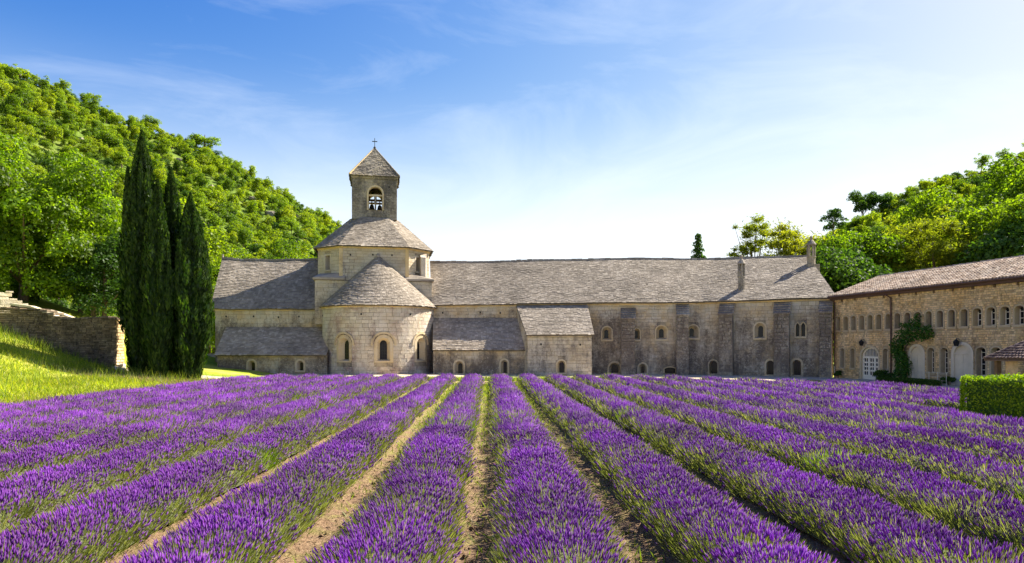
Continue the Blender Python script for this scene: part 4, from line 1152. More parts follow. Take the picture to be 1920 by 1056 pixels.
def scatter(P, n, dmin, seed, vmax=1.0, dense=None):
    rs = np.random.default_rng(seed); keep = []; cell = {}
    for _ in range(n * 14):
        u, v = rs.random(), rs.random() * vmax
        p = P(np.array(u), np.array(v)).reshape(3)
        d = dmin * (.8 + .5 * rs.random())
        key = (int(p[0] // 6), int(p[1] // 6)); ok = True
        for a in (-1, 0, 1):
            for b in (-1, 0, 1):
                for q in cell.get((key[0] + a, key[1] + b), ()):
                    if (q[0] - p[0]) ** 2 + (q[1] - p[1]) ** 2 < d * d: ok = False; break
        if not ok: continue
        cell.setdefault(key, []).append(p); keep.append((p, u, v))
        if len(keep) >= n: break
    return keep
def px_of(p): return 960 + F * p[0] / p[1], HZ - F * (p[2] - H) / p[1]
LAB_OLD = ['bushy bright green tree in the wood on the hill behind the cypresses', 'low rounded yellow green tree in the wood on the hill behind the cypresses', 'small dark evergreen oak among brighter trees on the hill behind the cypresses']
LAB_R = ['bushy bright green tree in the wood on the hill above the pink tiled roof', 'low rounded yellow green tree in the wood on the hill above the pink tiled roof', 'small dark evergreen oak among brighter trees on the hill above the pink tiled roof']
def hill_label(side, kd, x, y):
    look = 'dark evergreen oak' if kd in (2, 5) else ('rounded yellow green tree' if kd in (1, 4) else 'bushy bright green tree')
    if side == 0:
        rid = np.interp(x, [0, 100, 200, 300, 400, 470, 560, 635], [118, 158, 208, 244, 280, 324, 376, 420])
        col_ = 'above the big oak' if x < 150 else 'above the dark tree gap' if x < 225 else 'above the cypresses' if x < 395 else 'above the left transept roof' if x < 500 else 'above the right transept roof'
        f_ = (y - rid) / (500 - rid)
        where = 'just under the skyline' if f_ < .16 else 'high on the slope' if f_ < .42 else 'halfway up the slope' if f_ < .68 else 'low on the slope'
    else:
        rid = np.interp(x, [1560, 1660, 1761, 1850, 1920], [440, 375, 338, 305, 285])
        col_ = 'behind the slate roof end' if x < 1600 else 'above the left part of the pink roof' if x < 1720 else 'above the middle of the pink roof' if x < 1830 else 'above the pink roof at the photo edge'
        where = 'just under the skyline' if y - rid < 30 else 'high on the slope' if y - rid < 85 else 'lower on the slope'
    return look + ' ' + where + ' ' + col_
cand = []
for side, (hh, n, dm) in enumerate(((hl, 3400, 2.5), (hr, 1300, 2.6))):
    for p, u, v in scatter(hh[2], n, dm, 5 + side, 1.04):
        x, y = px_of(p)
        s = rnd.choice((rnd.uniform(.4, .6), rnd.uniform(.5, .8), rnd.uniform(.75, 1.05)))
        vis = -60 < x < 1980
        cand.append((p, s, side, rnd.choice((0, 1, 3, 4, 0, 1, 3, 4, 2, 5)), rnd.uniform(0, 6.28), vis, s / p[1], x, y))
ROCKS = [(426, 386), (508, 402), (557, 410), (30, 140), (80, 158), (396, 352), (472, 372), (335, 300), (150, 262)]
cand = [c for c in cand if not any(abs(c[7] - a) < 9 and -8 < c[8] - b < 15 for a, b in ROCKS)]
vis = sorted([c for c in cand if c[5] and not (430 < c[7] < 1560 and c[8] > 500) and not (c[2] == 1 and c[8] > 520)], key=lambda c: -c[6])
N_IND = 250
chosen = vis[:N_IND]; chosen_ids = {id(c) for c in chosen}
rest = [c for c in cand if id(c) not in chosen_ids]
proto = {}
for p, s, side, kd, rz, *_ in chosen:
    o = link('hill_tree', kinds[kd], None, (p[0], p[1], p[2] - .35))
    o.scale = (s * rnd.uniform(.85, 1.2), s, s * rnd.uniform(.75, 1.2)); o.rotation_euler = (0, 0, rz)
    lab_ = hill_label(side, kd, *px_of(p))
    tag(o, lab_, 'tree', 'hill trees: ' + lab_)
    proto.setdefault(kd, o)
wood = bpy.data.meshes.new('hillside_wood')
wood.from_pydata([tuple(c[0] - np.array([0, 0, .35])) for c in rest], [], [])
for nm, ty, vals in (('kind_id', 'INT', [c[3] for c in rest]), ('turn', 'FLOAT', [c[4] for c in rest]), ('size', 'FLOAT', [c[1] for c in rest])):
    at_ = wood.attributes.new(nm, ty, 'POINT'); at_.data.foreach_set('value', vals)
wo = tag(link('hillside_wood', wood), kind='stuff')
ng = bpy.data.node_groups.new('wood', 'GeometryNodeTree')
ng.interface.new_socket('Geometry', in_out='INPUT', socket_type='NodeSocketGeometry')
ng.interface.new_socket('Geometry', in_out='OUTPUT', socket_type='NodeSocketGeometry')
gi, go = ng.nodes.new('NodeGroupInput'), ng.nodes.new('NodeGroupOutput')
gj = ng.nodes.new('GeometryNodeJoinGeometry')
def named(nm, ty):
    n = ng.nodes.new('GeometryNodeInputNamedAttribute'); n.data_type = ty; n.inputs['Name'].default_value = nm
    return n.outputs['Attribute']
kid, turn, size = named('kind_id', 'INT'), named('turn', 'FLOAT'), named('size', 'FLOAT')
xyz = ng.nodes.new('ShaderNodeCombineXYZ'); ng.links.new(turn, xyz.inputs['Z'])
for kd, ob in proto.items():
    cmp = ng.nodes.new('FunctionNodeCompare'); cmp.data_type = 'INT'; cmp.operation = 'EQUAL'
    ii = [i for i in cmp.inputs if i.type == 'INT']; ng.links.new(kid, ii[0]); ii[1].default_value = kd
    oi = ng.nodes.new('GeometryNodeObjectInfo'); oi.transform_space = 'ORIGINAL'; oi.inputs['Object'].default_value = ob; oi.inputs['As Instance'].default_value = True
    ip = ng.nodes.new('GeometryNodeInstanceOnPoints')
    ng.links.new(gi.outputs[0], ip.inputs['Points']); ng.links.new(cmp.outputs[0], ip.inputs['Selection']); ng.links.new(oi.outputs['Geometry'], ip.inputs['Instance'])
    ng.links.new(xyz.outputs[0], ip.inputs['Rotation']); ng.links.new(size, ip.inputs['Scale'])
    ng.links.new(ip.outputs[0], gj.inputs[0])
ng.links.new(gj.outputs[0], go.inputs[0])
mod = wo.modifiers.new('wood', 'NODES'); mod.node_group = ng
# rock outcrops
def rock(px, py, Y, w, h, label):
    c = at(px, py, Y); n = 46
    d = np.sign(ball(n)) * np.abs(ball(n)) ** .6; v = d * np.array([w * .62, w * .5, h * .62]) * (1 + NR.normal(0, .25, (n, 1)))
    import bmesh
    bm = bmesh.new()
    for p in v: bm.verts.new(p)
    res = bmesh.ops.convex_hull(bm, input=bm.verts)
    bmesh.ops.delete(bm, geom=[g for g in res['geom_interior'] if isinstance(g, bmesh.types.BMVert)], context='VERTS')
    me = bpy.data.meshes.new('rock_outcrop'); bm.to_mesh(me); bm.free(); me.materials.append(M['rock'])
    tag(link('rock_outcrop', me, None, c), label, 'rock', 'pale rocks on the wooded hillside')
def on_hill(P, px, py):
    """Depth at which the sight line through a pixel meets the hillside."""
    best = None
    us = np.linspace(0, 1, 400); vs = np.linspace(0.02, 1, 200)
    U, Vv = np.meshgrid(us, vs); q = P(U, Vv)
    x = 960 + F * q[..., 0] / q[..., 1]; y = HZ - F * (q[..., 2] - H) / q[..., 1]
    k = np.argmin((x - px) ** 2 + (y - py) ** 2); return float(q.reshape(-1, 3)[k, 1])
for px, py, w, h, lab in ((426, 386, 1.5, 2.3, 'pale upright rock standing among trees on the hill left of the tower'), (508, 402, 2.5, 1.7, 'broad pale rock ledge half hidden by trees above the transept roof'),
                          (557, 410, 1.9, 2.3, 'pale grey crag on the hill nearest the bell tower'), (30, 140, 2.6, 1.1, 'flat pale rock shelf just under the hilltop at far left'), (80, 158, 2.0, 1.0, 'small pale rock step below the hilltop shelf'), (396, 352, 1.2, 1.0, 'small pale boulder under the wide ridge pine'), (472, 372, 1.3, .9, 'small pale stone between the upright rock and the ridge'), (335, 300, 1.8, .8, 'bare pale patch of rock high above the shorter cypresses'), (150, 262, 1.6, .9, 'pale rock on the slope above the big oak')):
    rock(px, py, on_hill(hl[2], px, py) - 1.6, w, h, lab)
# ------------------------------------------------------------------ trees one can point at
def ground_at(x, y): return float(bank_h(np.float64(x), np.float64(y)))
def spot(px, Y, z=None):
    x = (px - 960) / F * Y
    return Vector((x, Y, (ground_at(x, Y) if Y < 70 else 0.0) if z is None else z))
def top_h(py, Y): return H + (HZ - py) / F * Y
# the big oak by the old wall
p = spot(40, 58); p.z = 3.0
oak = make_tree('oak_tree', 'big sunlit broadleaf tree overhanging the old stone wall', 'tree', p, 17.8, 9.2, 2.0, 84, 165, (.29, .20), 'leaf_oak', (1.5, 2.5), tr=.45, nlimb=14, lean=(.8, 0))
# mid distance broadleaf trees: three kinds, copied
bt = make_tree('broadleaf_tree', 'dark shady tree between the oak and the cypresses', 'tree', spot(196, 58), 8.5, 4.0, 1.0, 26, 210, (.25, .17), 'leaf_dark', (1.1, 1.7), group='broadleaf trees round the abbey')
bt2 = make_tree('broadleaf_tree', 'bright yellow green tree squeezed between the cypresses and the transept gable', 'tree', spot(392, 72), 11.5, 4.4, .8, 30, 190, (.25, .18), 'leaf_mid', (1.2, 1.9), group='broadleaf trees round the abbey')
bt3 = make_tree('broadleaf_tree', 'tall leafy green tree directly behind the gap of the two wings', 'tree', spot(1592, 74), 17.5, 5.6, 2.0, 40, 150, (.31, .22), 'leaf_mid', (1.5, 2.3), group='broadleaf trees round the abbey', tr=.3)
def put(src, px, Y, s, label, rz=None, sz=None, z=None):
    return tree_copy(src, spot(px, Y, z), s, rnd.uniform(0, 6.28) if rz is None else rz, label, sz)
put(bt, 150, 62, .9, 'dark low tree under the right edge of the oak crown, above the sloping coping')
put(bt, 236, 64, 1.05, 'dark tree mostly hidden behind the first cypress')
put(bt2, 95, 66, .95, 'sunlit tree seen under the oak just above the pale ruined wall')
put(bt2, 175, 92, 1.5, 'sunlit tree top between the oak and the tallest cypress', z=6)
put(bt2, 425, 92, 1.15, 'bright green tree rising over the transept gable end', z=3)
put(bt3, 470, 98, .85, 'rounded green tree above the left end of the transept ridge', z=2)
put(bt2, 515, 96, 1.2, 'bright tree above the middle of the transept ridge', z=4)
put(bt3, 560, 101, .88, 'tree showing over the transept ridge next to the crossing tower', z=3)
put(bt2, 345, 88, 1.5, 'sunlit tree glimpsed behind the two shorter cypresses', z=4)
put(bt3, 300, 96, 1.0, 'green tree behind the spire of the tallest cypress', z=6)
put(bt3, 20, 82, 1.15, 'tall tree behind the oak at the photo edge', z=5)
put(bt3, 1636, 82, 1.02, 'green tree behind the brownish pine, left of its crown')
put(bt3, 1700, 96, 1.22, 'bright tree on the slope above the broad brownish pine')
put(bt3, 1785, 84, 1.22, 'leafy tree rising right of the broad brownish pine', z=3)
put(bt, 1868, 68, 1.75, 'large dark green tree above the pink roof, right of the brownish pine', z=1)
put(bt3, 1905, 72, 1.1, 'large tree above the pink roof at the photo edge', z=2)
put(bt3, 1950, 84, 1.35, 'tall tree on the slope cut by the photo edge', z=6)
put(bt, 1575, 66, 1.45, 'dark tree low in the gap behind the end of the slate roof')
put(bt, 1608, 66, 1.5, 'dark shady tree just above the hip of the pink roof')
put(bt2, 1405, 84, 1.02, 'bright bush top showing over the slate ridge left of the first chimney')
put(bt2, 1440, 86, 1.0, 'small bright tree over the slate ridge under the open pine')
# pines
def pine(px, Y, py, rad, base_f, nb, label, per=330, shape='ball', br=(.9, 1.5), tr=.24, lean=(0, 0), z=0.0, mat='leaf_pine', nl=14):
    h = top_h(py, Y) - z; q = spot(px, Y, z); nb = int(nb * 1.7); br = (br[0] * .72, br[1] * .78)
    return make_tree('pine_tree', label, 'tree', q, h, rad, h * base_f, nb, per, (.50, .10), mat, br, shape, 'pines behind the slate roof', tr, nl, lean, 1.2, shell=.2)
pine(1416, 84, 394, 3.3, .55, 24, 'open umbrella-like pine with bare limbs against the bright sky', 360, br=(.6, 1.1), tr=.2, lean=(-.5, 0))
pine(1487, 76, 398, 3.6, .35, 44, 'yellow green bushy pine beside the end chimney, its left hand top', 260)
pine(1542, 77, 415, 3.3, .30, 40, 'yellow green bushy pine directly behind the end chimney', 260)
pine(1668, 74, 382, 3.6, .30, 40, 'broad brownish pine above the pink roof, left half of the pair', 220)
pine(1752, 73, 376, 4.4, .28, 48, 'broadest brownish pine above the pink roof, with thin trunks showing', 220)
pine(1815, 73, 420, 3.0, .30, 26, 'lower brownish pine above the pink roof, at the foot of the broadest one', 220)
for px, py, Y, rad, nb, lab in ((1618, 352, 200, 5.2, 22, 'dark stone pine on the skyline, left of a twin'), (1652, 356, 200, 3.6, 14, 'smaller dark skyline pine beside the stone pine'), (1562, 392, 205, 4.4, 16, 'dark leaning pine low on the skyline right of the yellow green pines')):
    zt = top_h(py, Y); hh = 13
    make_tree('pine_tree', lab, 'tree', Vector(((px - 960) / F * Y, Y, zt - hh)), hh, rad * .9, hh * .4, nb, 80, (.7, .26), 'leaf_dark', (1.0, 1.8), 'ball', 'pines on the skyline', .25, 6)
for px, py, Y, sx, sz, lab in ((384, 242, 246, 2.3, 1.25, 'wide dark umbrella pine on the ridge line of the hill'), (176, 164, 228, 1.0, .9, 'small dark tree on the ridge above the big oak'), (273, 213, 236, .5, .6, 'tiny tree on the bare ridge above the cypresses'),
                               (446, 290, 254, .7, .9, 'lone small tree on the ridge, right of the wide umbrella pine'), (22, 112, 214, 2.0, 1.0, 'spreading dark tree crowning the hilltop beside the rock shelf')):
    zt = top_h(py, Y); o = link('ridge_tree', kinds[4], None, ((px - 960) / F * Y, Y, zt - 4.3 * sz - 1.4))
    o.scale = (sx, sx, sz); tag(o, lab, 'tree', 'trees standing out on the skyline')
# spruce tip behind the ridge
h = top_h(436, 80); bl = []
for k in range(70):
    t = k / 70; a = k * 2.4; r = (1 - t) * 2.6 + .1
    for q in (.35, .75, 1.0): bl.append((math.cos(a) * r * q, math.sin(a) * r * q, 3 + (h - 3) * t - .35 * q, .55 * (1 - t) + .26))
sp = empty('spruce_tree', spot(1309, 80, 0), 'dark pointed spruce tip above the middle of the slate ridge', 'tree')
link('trunk', trunk_mesh(h * .95, .2, np.array(bl), 0), sp)
v = crown(np.array(bl), 260, .36, .12, rand=.8); link('crown', np_mesh('crown', v, [quad_ids(len(v) // 4)], [M['leaf_dark']]), sp)

# cypresses ------------------------------------------------------------
def cypress(px, Y, py, width_px, label, n, lobes, seed, z0=.12):
    rs = np.random.default_rng(seed)
    q = spot(px, Y); h = top_h(py, Y) - q.z; rad = width_px / F * Y / 2
    o = empty('cypress_tree', q, label, 'tree', 'cypresses by the abbey')
    def prof(t): return (.40 + .60 * np.clip(t / .26, 0, 1) ** .75) * (1 - np.clip((t - .42) / .58, 0, 1) ** 1.75) ** .95
    def rr(t, a): return rad * prof(t) * (1 + .17 * np.sin(lobes * a + 2.2 * t + seed) + .10 * np.sin((lobes * 2 + 1) * a - 5 * t) + .10 * np.sin(27 * t + 3 * a + seed) + .05 * np.sin(61 * t - 5 * a))
    t = rs.random(n) ** .9; a = rs.random(n) * 6.283
    r = rr(t, a) * (.84 + .2 * rs.random(n))
    z = h * (.012 + .988 * t)
    out = np.stack([np.cos(a), np.sin(a), np.zeros(n)], 1)
    c = np.stack([np.cos(a) * r, np.sin(a) * r, z], 1)
    up = unit(out * rs.uniform(.05, .55, (n, 1)) + np.array([0, 0, 1]) + rs.normal(0, .16, (n, 3)))
    nn = unit(out + rs.normal(0, .55, (n, 3)))
    nn = unit(nn - (nn * up).sum(-1, keepdims=True) * up)
    v = [leaf_quads(c, nn, rs.uniform(.26, .58, n) * (.6 + .4 * (1 - t)), rs.uniform(.09, .17, n), up, .3)]
    for q_ in range(9):                                       # side leaders that break the outline
        an, z1_, m = rs.uniform(0, 6.28), rs.uniform(.38, .86), n // 14
        t_ = rs.random(m); hz = h * (z1_ - .28 + .28 * t_); rl = (.30 * (1 - t_ ** 2) + .04) * (rad / 1.3)
        a_ = rs.random(m) * 6.283; off = rr(z1_ - .12, an) * .80
        c_ = np.stack([math.cos(an) * off + np.cos(a_) * rl, math.sin(an) * off + np.sin(a_) * rl, hz], 1)
        u_ = unit(np.stack([np.cos(a_) * .2, np.sin(a_) * .2, np.ones(m)], 1) + rs.normal(0, .14, (m, 3)))
        n_ = unit(np.stack([np.cos(a_), np.sin(a_), 0 * a_], 1) + rs.normal(0, .5, (m, 3))); n_ = unit(n_ - (n_ * u_).sum(-1, keepdims=True) * u_)
        v.append(leaf_quads(c_, n_, rs.uniform(.24, .5, m), rs.uniform(.08, .15, m), u_, .3))
    v = np.concatenate(v); n = len(v) // 4
    link('crown', np_mesh('crown', v, [quad_ids(n)], [M['leaf_cyp']]), o)
    tt, aa = np.meshgrid(np.linspace(.005, .985, 40), np.linspace(0, 6.283, 25)[:-1], indexing='ij')
    cr = rr(tt, aa) * .80
    cv = np.stack([np.cos(aa) * cr, np.sin(aa) * cr, h * (.012 + .988 * tt)], -1)
    idx = np.arange(40 * 24).reshape(40, 24); nxt = np.roll(idx, -1, 1)
    link('inner_foliage', np_mesh('inner_foliage', cv, [np.stack([idx[:-1], nxt[:-1], nxt[1:], idx[1:]], -1).reshape(-1, 4)], [M['leaf_cyp']]), o)
    mb = MB(); mb.tube([Vector((0, 0, -.2)), Vector((0, 0, h * .2))], [.28, .2], 8)
    me = bpy.data.meshes.new('trunk'); me.from_pydata([tuple(x) for x in mb.v], [], mb.f); me.materials.append(M['bark']); link('trunk', me, o)
cypress(266, 43.6, 246, 66, 'tallest dark cypress, at the end of the old stone wall', 15000, 5, 3)
cypress(296, 42.6, 338, 50, 'narrow cypress pressed against the right side of the tallest one', 9000, 4, 8)
cypress(321, 44.4, 316, 56, 'second tallest cypress, in the middle of the clump', 12000, 4, 14)
cypress(357, 43.8, 364, 68, 'shortest broad cypress, nearest the transept', 14000, 5, 21)

# ------------------------------------------------------------------ old walls on the left
ow = empty('dry_stone_wall', (-29, 44, 1.5), 'shaded dry stone wall along the top of the grassy bank, ending by the tallest cypress', 'wall')
fW = Plane((-40.0, 44.6), (-26.15, 44.0))
def wtop(u):
    x = fW.p.x + fW.d.x * u
    return 4.92 - .62 * float(smooth(-31.8, -29.6, np.float64(x))) - .10 * math.sin(x * 1.9) * .5 + .03 * math.sin(x * 7)
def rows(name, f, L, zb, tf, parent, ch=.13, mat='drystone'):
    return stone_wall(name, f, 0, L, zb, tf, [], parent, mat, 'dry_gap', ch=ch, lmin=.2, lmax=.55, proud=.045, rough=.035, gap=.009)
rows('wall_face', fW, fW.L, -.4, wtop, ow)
a, b = fW.M(fW.L, 0, .02), fW.M(fW.L, 0, .85)
fE = Plane((a[0], a[1]), (b[0], b[1])); fE.n = Vector((abs(fE.d.y), 0)).normalized()
rows('wall_end', fE, fE.L, -.4, 4.25, ow, .19, 'rubble')  # paler stone than the face: the sun on this end is in its colour
mb = MB()
for k in range(30):
    u0, u1 = fW.L * k / 30, fW.L * (k + .98) / 30; z = wtop((u0 + u1) / 2); h_ = rnd.uniform(.07, .14)
    mb.hexa([fW.M(u0, z, -.09), fW.M(u1, z, -.09), fW.M(u1, z, .9), fW.M(u0, z, .9)], [fW.M(u0, z + h_, -.06), fW.M(u1, z + h_, -.06), fW.M(u1, z + h_, .88), fW.M(u0, z + h_, .88)])
mb.build('coping', M['drystone'], ow, 'stuff')
mb = MB(); A = [fW.M(fW.L * k / 12, 0, .86) for k in range(13)]
for p, q in zip(A, A[1:]): mb.face([(p[0], p[1], -.4), (q[0], q[1], -.4), (q[0], q[1], 4.3), (p[0], p[1], 4.3)])
mb.build('wall_back', M['drystone'], ow)
# rubble heap at the foot of the wall end
hp = empty('rubble_heap', (-25.4, 44.2, .4), 'small heap of pale fallen stone at the foot of the wall end', 'rubble')
import bmesh
for k in range(26):
    c = Vector((-25.75 + rnd.uniform(-.35, .75) , 44.2 + rnd.uniform(-.3, .5), 0)); c.z = ground_at(c.x, c.y) + max(.05, .75 - (c.x + 26.1) * .75) * rnd.uniform(.2, 1)
    n = 12; v = ball(n) * np.array([rnd.uniform(.16, .32), rnd.uniform(.14, .26), rnd.uniform(.1, .18)])
    bm = bmesh.new()
    for w_ in v: bm.verts.new(Vector(w_) + c - base_of(hp))
    r_ = bmesh.ops.convex_hull(bm, input=bm.verts)
    bmesh.ops.delete(bm, geom=[g for g in r_['geom_interior'] if isinstance(g, bmesh.types.BMVert)], context='VERTS')
    me = bpy.data.meshes.new('stone'); bm.to_mesh(me); bm.free(); me.materials.append(M['ruin']); link('stone', me, hp)
# terrace walls behind with sloping copings
def slope_wall(name, pts, Y, label, mat, cop, th=.5, zb=1.0):
    """pts: (px, py) along the top of the wall."""
    g = [at(px, py, Y) for px, py in pts]
    o = empty(name, (g[0].x, Y, zb), label, 'wall')
    f = Plane((g[0].x, Y), (g[-1].x, Y)); us = [q.x - g[0].x for q in g]; zs = [q.z for q in g]
    stone_wall('wall_face', f, 0, f.L, zb, lambda u: float(np.interp(u, us, zs)) - .05, [], o, mat, mat, ch=.26, lmin=.3, lmax=.8, rough=.03)
    mb = MB(); n = 26
    for k in range(n):
        u0, u1 = f.L * k / n, f.L * (k + 1) / n; z0, z1 = (float(np.interp(u, us, zs)) for u in (u0, u1))
        mb.hexa([f.M(u0, z0 - .08, -.08), f.M(u1, z1 - .08, -.08), f.M(u1, z1 - .08, th), f.M(u0, z0 - .08, th)], [f.M(u0, z0 + .06, -.08), f.M(u1, z1 + .06, -.08), f.M(u1, z1 + .06, th), f.M(u0, z0 + .06, th)])
    mb.build('coping', M[cop], o)  # paler than the wall face: sunlight on the top is painted in
    mb = MB(); e = f.M(f.L, 0); mb.box(e[0] - .05, e[0] + .02, e[1], e[1] + th, zb, zs[-1] - .05); mb.build('wall_end', M[mat], o)
    return o
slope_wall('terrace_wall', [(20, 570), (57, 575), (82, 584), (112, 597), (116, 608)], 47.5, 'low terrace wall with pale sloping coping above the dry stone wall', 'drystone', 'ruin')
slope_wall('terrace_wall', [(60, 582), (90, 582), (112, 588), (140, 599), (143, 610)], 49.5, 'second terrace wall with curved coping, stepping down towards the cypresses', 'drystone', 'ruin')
# pale ruined gable, turned to the sun
rg = empty('ruined_wall', (-37, 47, 3), 'pale sunlit ruined wall stub under the oak', 'wall')
ra, rb = Vector((-39.0, 45.4)), Vector((-35.4, 48.8))
f = Plane(ra, rb)
stone_wall('wall_face', f, 0, f.L, 1.0, lambda u: 6.5 - .7 * abs(math.sin(u * .7 + .4)) * (u / f.L) - (.5 if u > f.L - .9 else 0), [], rg, 'ruin', 'ruin', ch=.3, rough=.03)
q = f.M(f.L, 0, .03); q2 = f.M(f.L, 0, 1.2)
f = Plane((q[0], q[1]), (q2[0], q2[1])); f.n = Vector((.86, .5))
stone_wall('wall_side', f, 0, f.L, 1.0, 5.3, [], rg, 'ruin', 'ruin', ch=.3)
# pale wall with a pitched top and an iron rail, past the transept
gw = empty('garden_wall', (-30.5, 66, 0), 'low pale wall with pitched top between the cypresses and the transept', 'wall')
mb = MB(); x0, x1 = at(380, 0, 66).x, at(412, 0, 66).x
mb.prism([(x0, 66, 0), (x1, 66, 0), (x1, 66, .75), (x0 + .6, 66, 1.75), (x0, 66, 1.5)], [(x0, 67, 0), (x1, 67.4, 0), (x1, 67.4, .75), (x0 + .6, 67, 1.75), (x0, 67, 1.5)]); mb.build('wall_body', M['ruin'], gw)
rl = empty('iron_rail', (x0, 64.5, 0), 'thin iron rail fence in front of the low pale wall', 'fence')
for k in range(4):
    mb = MB(); x = x0 + (x1 - x0) * k / 3; mb.tube([(x, 64.5, 0), (x, 64.5, 1.0)], [.03, .03], 6); mb.build('post', M['iron'], rl)
for z in (.45, .95):
    mb = MB(); mb.tube([(x0, 64.5, z), (x1, 64.5, z)], [.022, .022], 6); mb.build('rail', M['iron'], rl)

# ------------------------------------------------------------------ hedges, creeper, bushes on the right
def hedge(name, label, cx, cy, lx, ly, h, n, ll, mat, rz=0.0, jag=.05, z0=0.0):
    o = empty(name, (cx, cy, z0), label, 'hedge'); o.rotation_euler = (0, 0, rz)
    mb = MB(); q = .09 if h > .8 else .04
    mb.box(-lx / 2 + q, lx / 2 - q, -ly / 2 + q, ly / 2 - q, 0, h - q)
    me = bpy.data.meshes.new('inner_branches'); me.from_pydata(mb.v, [], mb.f); me.materials.append(M['leaf_dark']); link('inner_branches', me, o)
    ar = np.array([lx * h, lx * h, ly * h, ly * h, lx * ly]); k = NR.choice(5, n, p=ar / ar.sum())
    u, v = NR.random(n), NR.random(n)
    dirs = np.array([(0, -1, 0), (0, 1, 0), (-1, 0, 0), (1, 0, 0), (0, 0, 1)])[k]
    x = np.where(k == 2, -lx / 2, np.where(k == 3, lx / 2, (u - .5) * lx)); y = np.where(k == 0, -ly / 2, np.where(k == 1, ly / 2, np.where(k >= 4, (v - .5) * ly, (u - .5) * ly)))
    z = np.where(k == 4, h, v * h)
    c = np.stack([x, y, z], 1) + dirs * (NR.normal(0, jag, (n, 1)) + .03 * np.sin(3.1 * x + 2 * z + y)[:, None] * 1.2)
    nn = unit(dirs + NR.normal(0, .75, (n, 3)))
    vv = leaf_quads(c, nn, NR.uniform(.7, 1.4, n) * ll, NR.uniform(.6, 1.2, n) * ll * .6, fold=.3)
    link('leaves', np_mesh('leaves', vv, [quad_ids(n)], [M[mat]]), o)['kind'] = 'stuff'
    return o
hx = at(1810, 0, 21.4).x
hedge('clipped_hedge', 'square clipped hedge with sunlit top beside the lavender', hx + .83 * 6 + .56 * .65, 21.5 - .56 * 6 + .83 * .65, 12.0, 1.3, 1.48, 32000, .085, 'leaf_hedge', R(-34), .035)
p0_, p1_ = Vector(fR.M(u_of(1690), 0, -1.0)), Vector(fR.M(u_of(1815), 0, -1.4)); pm = (p0_ + p1_) / 2
hedge('box_edging', 'ankle high dark box edging in front of the shuttered doorways', pm.x - .7, pm.y, .5, (p1_ - p0_).length, .36, 9000, .06, 'leaf_dark', math.atan2(-(p1_ - p0_).x, (p1_ - p0_).y), .02)
def bush(name, label, p, r, n, mat, ll=.09, cat='bush'):
    o = empty(name, p, label, cat)
    bl = [(NR.normal(0, r * .3), NR.normal(0, r * .3), r * NR.uniform(.4, 1.2), r * NR.uniform(.35, .55)) for _ in range(9)]
    v = crown(np.array(bl), n / (9 * (r * .45) ** 2), ll, ll * .6)
    link('foliage', np_mesh('foliage', v, [quad_ids(len(v) // 4)], [M[mat]]), o)
    mb = MB(); mb.tube([Vector((0, 0, 0)), Vector((0, 0, r))], [.04, .02], 6); me = bpy.data.meshes.new('stem'); me.from_pydata([tuple(x) for x in mb.v], [], mb.f); me.materials.append(M['bark']); link('stem', me, o)
for px, dp, r, lab in ((1664, -.5, .55, 'small dark bush right of the white glazed door'), (1674, -.6, .42, 'smaller dark bush at the foot of the brown downpipe'), (1789, -.45, .40, 'small bush at the left foot of the cream doorway by the hedge'), (1580, -.4, .4, 'low bush in the corner under the first ground floor window')):
    bush('bush', lab, Vector(fR.M(u_of(px), 0, dp)), r, 1500, 'leaf_dark')
# creeper climbing between the windows
cu = empty('creeper', fR.M(u_of(1695), 0, -.15), 'dark green creeper arching over the first shuttered doorway', 'climbing plant')
bl = []
def cb(px, py, r): u, z = fR.uv(px, py); q = Vector(fR.M(u, z, -.22 - r * .35)) - Vector(cu.location); bl.append((q.x, q.y, q.z, r))
for t_ in np.linspace(0, 1, 16): cb(1697 + 6 * math.sin(t_ * 5), 712 - 66 * t_, .55 - .10 * t_)
for px, py, r in ((1695, 640, .5), (1703, 628, .55), (1713, 618, .55), (1722, 612, .5), (1731, 622, .6), (1741, 626, .5), (1748, 634, .42), (1720, 634, .6), (1708, 644, .5), (1733, 637, .45), (1724, 603, .35), (1690, 655, .4), (1746, 617, .34), (1728, 594, .26), (1702, 612, .35), (1751, 624, .25)): cb(px, py, r)
v = crown(np.array(bl), 420, .15, .11, rand=.7); link('foliage', np_mesh('foliage', v, [quad_ids(len(v) // 4)], [M['leaf_ivy']]), cu)
mb = MB(); mb.tube([Vector((0, 0, 0)), Vector((.02, -.1, 1.2)), Vector((.1, -.2, 2.4)), Vector((.5, -.8, 3.4))], [.08, .06, .05, .03], 7); me = bpy.data.meshes.new('stem'); me.from_pydata([tuple(x) for x in mb.v], [], mb.f); me.materials.append(M['bark']); link('stem', me, cu)
# low wire fence before the doorways
wf = empty('wire_fence', fR.M(u_of(1730), 0, -.7), 'low pale wire fence in front of the arched ground floor windows', 'fence')
u0, u1 = u_of(1728), u_of(1792)
for k in range(5):
    mb = MB(); u = u0 + (u1 - u0) * k / 4; mb.tube([fR.M(u, 0, -.7), fR.M(u, .85, -.7)], [.025, .025], 6); mb.build('post', M['cream'], wf)
for z in (.3, .55, .8):
    mb = MB(); mb.tube([fR.M(u0, z, -.7), fR.M(u1, z, -.7)], [.012, .012], 5); mb.build('wire', M['cream'], wf)

